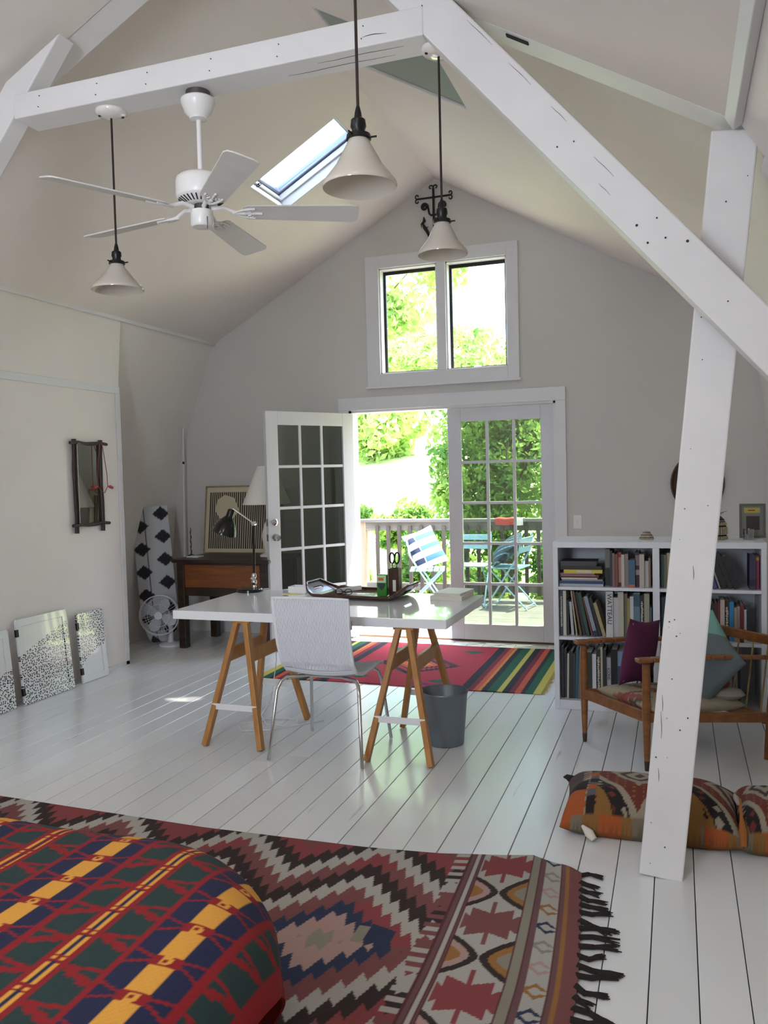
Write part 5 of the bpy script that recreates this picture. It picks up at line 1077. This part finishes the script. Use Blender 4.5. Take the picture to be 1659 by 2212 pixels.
def blanket_pos(X, Y):
    x1, y1, rc, R, zt = -1.01, 1.885, .45, .19, .503
    cx_ = np.minimum(X, x1-rc); cy2 = np.minimum(Y, y1-rc); vx, vy = X-cx_, Y-cy2; ds = np.sqrt(vx**2+vy**2)+1e-9; d = np.maximum(ds-rc, 0); nx, ny = vx/ds, vy/ds
    bx = np.where(d > 0, cx_+nx*rc, X); by = np.where(d > 0, cy2+ny*rc, Y); th = np.minimum(d/R, PI/2); out = R*np.sin(th); drop = R*(1-np.cos(th))+np.maximum(d-R*PI/2, 0)
    hang = np.clip((d-R*1.2)/.2, 0, 1); wav = hang*.022*np.sin(np.arctan2(ny, nx)*14+X*3)
    z = zt-drop+.010*np.sin(X*5+.6)*np.sin(Y*4.2)*(1-hang); lo = np.maximum(.024-z, 0); z = np.maximum(z, .024)
    return bx+nx*(out+wav+lo*.5), by+ny*(out+wav+lo*.5), z
blk = sheet('wool_blanket', np.arange(-2.95, -.7649, .0055), np.arange(.15, 2.3401, .0055), blanket_pos, blanket_col, mat('blanket_wool', rough=.95, attr='Col', weave=.45, wscale=500), None, .008, (-1.9, 1.2, 0))
tag(blk, 'red, green, navy and yellow patterned wool blanket draped over the bed', 'blanket')

# ------------------------------------------------------------------ kilim floor cushions
CP = pal('#4a3a34', '#6e3227', '#9c8f7c', '#241d1d', '#8a6230', '#a85528', '#7d6f5c', '#5d5a60')
def cush_col(seed):
    def f(u, v):
        k = np.full(u.shape, 4); x = u+.12+seed*.4; d = np.abs(((x+.55) % 1.1)-.55)*1.35+np.abs(v-.34)*.62; to = .06*saw((u*1.0+v)/.09)
        for e, c in ((1.45, 4), (1.18, 3), (.92, 2), (.80, 1), (.50, 2), (.36, 0), (.24, 2), (.10, 0)): k = np.where(d+to*(.5 if e in (.5, .36) else .15) < e, c, k)
        fl_ = (d > .95) & (d < 1.15) & ((np.abs((u*6.0) % 1-.5)+np.abs((v*6.0) % 1-.5)) < .33); k = np.where(fl_, np.where(np.floor(u*6) % 2 == 0, 2, 1), k)
        sp_ = (d > .52) & (d < .78) & (np.abs((u*9) % 1-.5) < .12) & (np.abs((v*9) % 1-.5) < .2); k = np.where(sp_, 4, k)
        mo = (d > 1.22) & (np.abs((u*4) % 1-.5) < .08+.06*saw(v/.06)) & (np.abs((v*3) % 1-.5) < .2); k = np.where(mo, 3, k)
        if seed == 0:
            k = np.where(u < -.78, 0, k); k = np.where((u < -.70) & (u > -.80) & (np.abs((v*8) % 1-.5) < .25), 2, k); k = np.where((u < -.60) & (u > -.70), np.where(np.sin(v*9) > .6, 5, np.where(np.sin(v*9) < -.6, 3, 7)), k); k = np.where((u < -.72) & (v < -.15), 3, k); k = np.where((u < -.72) & (v < -.62-.9*(u+.72)), 5, k)
        k = np.where(v < -.955, np.where(np.sin(u*11) > .2, 5, np.where(np.sin(u*17) > 0, 4, 6)), k)
        return CP[k]*(.93+.07*np.sin(u*260)*np.sin(v*230))[..., None]
    return f
def floor_cushion(label, x0, x1, seed, name):
    n = 120; s = np.linspace(-1, 1, n); u, v = np.meshgrid(s, s, indexing='ij'); w = x1-x0; pr = (np.clip((1-np.abs(u)**5)*(1-np.abs(v)**4), 0, 1))**.5; H = .205
    X = (x0+x1)/2+u*w/2*(1-.05*(1-np.abs(v)**2)); yc = 3.565; Y = yc+v*.165*(1-.04*(1-u*u))*(1+.0*u); edge = .035+.075*(v+1)/2
    top = edge+(H-edge)*pr+.006*np.sin(u*9)*np.sin(v*6)*pr; bot = np.maximum(edge-(edge-.002)*np.clip(pr*1.6, 0, 1), .002)
    A = np.stack([X, Y, top], -1).reshape(-1, 3); Bt = np.stack([X, Y, bot], -1).reshape(-1, 3); vv = np.clip(v, -1, 1)
    C1 = cush_col(seed)(u, v).reshape(-1, 3); C2 = np.repeat(pal('#8a4a26')[None, 0], n*n, 0).reshape(-1, 3)
    uu = u.reshape(-1); C2 = np.where((np.sin(uu*11) > .2)[:, None], pal('#84471f')[0], np.where((np.sin(uu*17) > 0)[:, None], pal('#75522a')[0], pal('#5f5a48')[0]))
    me = fast_mesh(name, np.vstack([A, Bt]), np.vstack([grid_quads(n, n), grid_quads(n, n, n*n)[:, ::-1]]), np.vstack([C1, C2]))
    bm = bmesh.new(); bm.from_mesh(me); bmesh.ops.remove_doubles(bm, verts=bm.verts, dist=1e-5); bmesh.ops.recalc_face_normals(bm, faces=bm.faces); bm.to_mesh(me); bm.free(); me.polygons.foreach_set('use_smooth', [True]*len(me.polygons))
    r = thing('floor_cushion', label, 'cushion', ((x0+x1)/2, yc, 0), group='kilim floor cushions'); me.transform(Matrix.Translation((-(x0+x1)/2, -yc, 0))); link('cover', me, WOOL, r); return r
fc1 = floor_cushion('kilim floor cushion with a dark corner and white stuffing knot, left of its twin', -.468, .235, 0, 'cover')
MB().path([(-.375, 3.405, .05), (-.345, 3.385, .03), (-.325, 3.372, .012)], [.006, .020, .013], 10).build('white_knot', mat('white_wool', '#d8cfc4', .95), fc1, smooth=True)
MB().path([(-.45, 3.72, .12), (-.475, 3.735, .125), (-.49, 3.74, .12)], [.02, .012, .004], 8).build('corner_tuft', fm, fc1, smooth=True)
fc2 = floor_cushion('kilim floor cushion with an orange tassel running out of the right edge', .205, .665, 1, 'cover')
MB().path([(.222, 3.47, .20), (.225, 3.42, .15), (.228, 3.395, .10), (.23, 3.385, .05)], [.006, .006, .016, .012], 8).build('tassel', mat('orange_tassel', '#9c5f2c', .9), fc2, smooth=True)
MB().path([(.205, 3.50, .205), (.21, 3.47, .2), (.215, 3.44, .19)], [.004, .012, .006], 8).build('tie_knot', mat('tie_pale', '#9a9284', .9), fc2, smooth=True)

# ------------------------------------------------------------------ deck, railing and chairs outside
DECKM = wood('deck_board', '#827d76', '#66625b', .6, 0, 5); RAILM = wood('rail_wood', '#807a74', '#66605a', .7, 0, 4); BAL_SHADE = wood('baluster_shade_wood', '#544a42', '#423a33', .75, 2, 4); POSTM = wood('deck_post', '#b09a84', '#94806c', .7, 2, 4)  # balusters: wood darkened to stand in for their backlit shade
DZ = -.045
dck = thing('deck', 'weathered grey board deck outside the glass doors', 'deck', (-2.0, 8.5, DZ))
y = YW+.20
while y < 9.95:
    MB().box(-5.2, 2.2, y, y+.134, DZ-.03, DZ).build('board', DECKM, dck, bevel=.003, seg=1); y += .14
MB().box(-5.2, 2.2, YW+.18, 9.97, DZ-.20, DZ-.032).build('joists', DKW, dck)
ry = 9.80; rl = thing('deck_railing', 'weathered wooden railing along the far edge of the deck', 'railing', (-1.0, ry, DZ))
MB().box(-3.80, 2.2, ry-.07, ry+.07, .905, .943).build('cap_rail', RAILM, rl, bevel=.004)
MB().box(-3.74, 2.2, ry-.019, ry+.019, .80, .905).build('upper_rail', RAILM, rl, bevel=.003)
MB().box(-3.74, 2.2, ry-.019, ry+.019, .06, .15).build('lower_rail', RAILM, rl, bevel=.003)
for xx in (-3.79, -1.4, 1.2): MB().box(xx, xx+.10, ry-.02, ry+.08, DZ, .905).build('post', POSTM, rl, bevel=.004)
bm_ = None; xx = -3.55
while xx < 1.2:
    if abs(xx+1.35) > .08:
        if bm_ is None: bm_ = MB().box(0, .04, ry-.060, ry-.020, .03, .86).build('baluster', BAL_SHADE, rl, bevel=.002, seg=1); bm_.location.x = xx; b0 = bm_
        else: c = b0.copy(); COL.objects.link(c); c.parent = rl; c.location.x = xx
    xx += .143
# the baluster mesh was built from the railing's origin: nothing else to move
BLUE = mat('chair_blue', '#8fb3c2', .45)
def bistro(label, loc, rz):
    r = thing('bistro_chair', label, 'chair', loc, rz, group='blue folding chairs on the deck', local=True)
    for s in (-1, 1):                         # facing +x: back legs rise to the backrest
        MB().path([(.24, s*.185, 0), (-.10, s*.185, .52), (-.16, s*.185, .62), (-.20, s*.185, .83)], .0095, 8).build('long_leg', BLUE, r, smooth=True)
        MB().path([(-.24, s*.165, 0), (.20, s*.165, .455)], .0095, 8).build('short_leg', BLUE, r, smooth=True)
    for x in (.22, -.22): MB().tube((x if x > 0 else x, -.18, .03), (x, .18, .03), .007, n=8).build('foot_bar', BLUE, r, smooth=True)
    for i in range(6): MB().box(-.17+i*.066, -.17+i*.066+.055, -.20, .20, .452, .466).build('seat_slat', BLUE, r, bevel=.003)
    for z in (.66, .765): MB().cbox((-.155-(z-.62)*.2-.012, 0, z), (.014, .39, .065), Matrix.Rotation(-.19, 3, 'Y')).build('back_slat', BLUE, r, bevel=.003)
    return r
bistro('pale blue folding chair seen through the open doorway holding the striped pillow', (-2.68, 8.98, DZ+.010), .25)
bistro('pale blue folding chair behind the right glass door holding the dark pillow', (-1.78, 9.32, DZ+.010), PI-.15)
bistro('pale blue folding chair against the railing between the other two chairs', (-2.26, 9.48, DZ+.010), -PI/2)
NB = pal('#e8ecf4', '#2e57a8', '#16233f')
def plaid(u, v):
    k = (np.floor((v+1)*3.5) % 2).astype(int); k = np.where((u > .45) & (k == 1), 2, k); k = np.where((np.abs(u-.45) < .02), 0, k); return NB[k]
a_ = .25; fx_ = Vector((math.cos(a_), math.sin(a_), 0))
place_pillow('outdoor_pillow', pillow_mesh('plaid_pillow', .40, .46, .15, plaid, pinch=.08), CLOTH, 'blue and white striped pillow on the chair in the open doorway', 'pillow', Vector((-2.68, 8.98, DZ))+fx_*.0+Z*.70, None, Vector((.62, -.72, .35)), Vector((-.48, .12, .84)), 'pillows on the deck chairs')
DKP = pal('#1d2a33', '#5e8296')
def darkp(u, v): return DKP[((np.abs((u*2.5+v*1.5) % 1-.5) < .06)).astype(int)]
a_ = PI-.15; fx2 = Vector((math.cos(a_), math.sin(a_), 0))
place_pillow('outdoor_pillow', pillow_mesh('dark_pillow', .42, .44, .16, darkp, pinch=.08), mat('pillow_satin', rough=.45, attr='Col'), 'dark blue grey pillow on the chair behind the glass door', 'pillow', Vector((-1.78, 9.32, DZ))+fx2*.03+Z*.67, None, Vector((-.62, -.30, .72)), Vector((.74, .05, .62)), 'pillows on the deck chairs')
tw = thing('beach_towel', 'red and white towel draped over the deck railing', 'towel', (-1.87, ry, .943))
def tw_pos(u, v):
    s = v; y_ = np.clip(s, -.075, .075); dr = np.maximum(np.abs(s)-.075, 0); return -1.87+u, ry+y_+np.sign(s)*np.minimum(dr, .008), .952-dr+.004*np.sin(u*40)
def tw_col(u, v): return pal('#b5473e', '#e8e0da')[((u > .09)).astype(int)]
sheet('cloth', np.linspace(-.16, .17, 24), np.linspace(-.16, .16, 32), tw_pos, tw_col, CLOTH, tw, .004, (-1.87, ry, .943))
def mat_col(u, v): return pal('#57504d', '#b8b5b4')[((np.abs((u*16) % 1-.5)*2+np.abs((v*16) % 1-.5)*2 < 1) ^ (np.abs((u*8) % 1-.5) < .1)).astype(int)]
dm = sheet('door_mat', np.linspace(-2.62, -1.72, 120), np.linspace(7.40, 7.90, 70), lambda u, v: (u, v, DZ+.012+.0*u), mat_col, CLOTH, None, .010, (-2.17, 7.65, DZ)); tag(dm, 'grey patterned doormat on the deck just outside the doors', 'mat')

# ------------------------------------------------------------------ hillside and trees
HG = mat('hill_grass', '#c3cd8c', .9, var=.25, vscale=1.2, bump=.4, bscale=6)
ux = np.linspace(-45, 40, 90); uy = np.linspace(10.3, 60, 70); gx, gy = np.meshgrid(ux, uy, indexing='ij')
gz = -2.0+np.clip(gy-10.5, 0, None)*.20+.25*np.sin(gx*.5)*np.cos(gy*.4); me = fast_mesh('hillside', np.stack([gx, gy, gz], -1).reshape(-1, 3), grid_quads(90, 70)[:, ::-1])
hill = link('hillside', me, HG, None); hill['kind'] = 'structure'
def hz(x, y): return -2.0+max(y-10.5, 0)*.20+.25*math.sin(x*.5)*math.cos(y*.4)
BARK = mat('bark', '#5a4a3c', .9, bump=.8, bscale=20)
LM = [leaf_mat('leaf_light', '#7fa355', '#c4d88a'), leaf_mat('leaf_mid', '#557d3f', '#a3c163'), leaf_mat('leaf_dark', '#47703f', '#86a95c')]
def leaves(c, rad, n, size, seed, clumps=26):
    R = np.random.RandomState(seed); cc = R.normal(size=(clumps, 3)); cc /= np.linalg.norm(cc, axis=1)[:, None]; cc *= R.uniform(.35, .9, (clumps, 1)); cr_ = R.uniform(.22, .42, clumps)
    w = R.randint(0, clumps, n); d = R.normal(size=(n, 3)); d /= np.linalg.norm(d, axis=1)[:, None]; p = cc[w]+d*(cr_[w]*R.uniform(.3, 1, n)**.5)[:, None]
    P = np.array(c)+p*np.array(rad); a = R.normal(size=(n, 3)); a /= np.linalg.norm(a, axis=1)[:, None]; b = R.normal(size=(n, 3)); b -= a*(a*b).sum(1)[:, None]; b /= np.linalg.norm(b, axis=1)[:, None]
    s = size*R.uniform(.6, 1.3, n)[:, None]; V = np.stack([P-a*s, P+b*s*.45, P+a*s, P-b*s*.45], 1).reshape(-1, 3); return V, np.arange(4*n).reshape(-1, 4)
def tree(name, label, x, y, rad, zc, n, size, m, seed, base=None, cat='tree', group='trees on the hillside'):
    X, Y = base or (x, y); z0 = hz(X, Y); r = thing(name, label, cat, (X, Y, z0), group=group); V, Fq = leaves((x, y, zc), rad, n, size, seed); me = fast_mesh('foliage', V-np.array((X, Y, z0), np.float32), Fq); o = link('foliage', me, LM[m], r); o['kind'] = 'stuff'
    k = Vector((x-X, y-Y, 0)); mb = MB().path([(X, Y, z0), Vector((X+.05, Y, z0+(zc-z0)*.5))+k*.15, Vector((X, Y, z0+(zc-z0)*.85))+k*.6, (x, y, zc)], [rad[0]*.06+.02, rad[0]*.045+.015, .03, .008], 8)
    for i in range(5):
        a = i*1.3+seed; p0 = Vector((X, Y, z0+(zc-z0)*(.55+.08*i)))+k*(.2+.12*i); mb.path([p0, (x+rad[0]*.6*math.cos(a), y+rad[1]*.6*math.sin(a), zc+rad[2]*(.12*i-.1))], [.015+rad[0]*.012, .006], 6)
    mb.build('trunk', BARK, r, smooth=True); return r
SPEC = [
 ('leafy_tree', 'dense green tree filling the view through the right glass door', -2.45, 12.5, (1.25, .9, 2.1), 1.45, 19000, .058, 1, 1),
 ('leafy_tree', 'tree with its crown overhanging the top of the open doorway', -4.7, 15.0, (2.3, 1.3, .80), 3.40, 9000, .075, 0, 2, (-8.6, 15.6)),
 ('leafy_tree', 'darker tree at the right edge of the glass door view', -.9, 14.6, (1.3, 1.1, 2.6), 2.4, 13000, .065, 2, 3),
 ('leafy_tree', 'tall pale tree seen in the left pane of the upper window', -6.6, 19.5, (1.6, 1.6, 2.2), 6.6, 3600, .13, 0, 4, (-9.0, 19.5)),
 ('leafy_tree', 'tall tree seen at the top of the right upper window pane', -4.2, 20.5, (1.3, 1.3, .9), 8.4, 2200, .13, 1, 5, (-1.9, 20.8)),
 ('leafy_tree', 'rounded tree far up the slope behind the doorway view', -11.0, 30.0, (2.2, 2.0, 2.2), 3.4, 4200, .20, 0, 6),
 ('leafy_tree', 'rounded tree far up the slope behind the right glass door', -6.2, 33.0, (2.6, 2.2, 2.0), 4.2, 4200, .20, 0, 7),
 ('leafy_tree', 'tree standing by the right end of the deck', 1.1, 12.3, (1.9, 1.3, 2.4), 2.6, 8000, .10, 2, 8),  # out of view, added to keep sky light off the doorway
 ('leafy_tree', 'tree whose crown reaches over the roof and dapples the skylight', -1.75, 6.35, (1.0, .9, .6), 7.6, 1500, .11, 0, 11, (-7.5, 10.5)),  # unseen crown added in the sun's path to break up the skylight patch
 ('leafy_tree', 'spreading tree shading the deck from the right', 6.2, 10.9, (1.9, 1.8, 2.4), 3.0, 8000, .10, 2, 9)]  # out of view, added to screen the deck from open sky
for s in SPEC: tree(*s)
for i, (x, y, rx, rz, zc) in enumerate(((-4.55, 11.1, .50, .80, -.25), (-3.36, 11.1, .48, .85, -.15), (-2.45, 10.75, .50, .8, -.2), (-1.40, 11.1, .50, .9, -.1), (-5.6, 11.4, .50, .8, -.1), (-4.3, 13.2, .62, .45, .60), (-2.95, 14.6, .62, .45, .85), (-5.75, 13.8, .62, .45, .62))):
    tree('shrub', f'{["first", "second", "third", "fourth", "fifth", "sixth", "seventh", "eighth"][i]} of the leafy shrubs growing just beyond the deck railing', x, y, (rx, .45, rz), zc, 3000, .06, i % 2, 20+i, cat='shrub', group='shrubs beyond the railing')
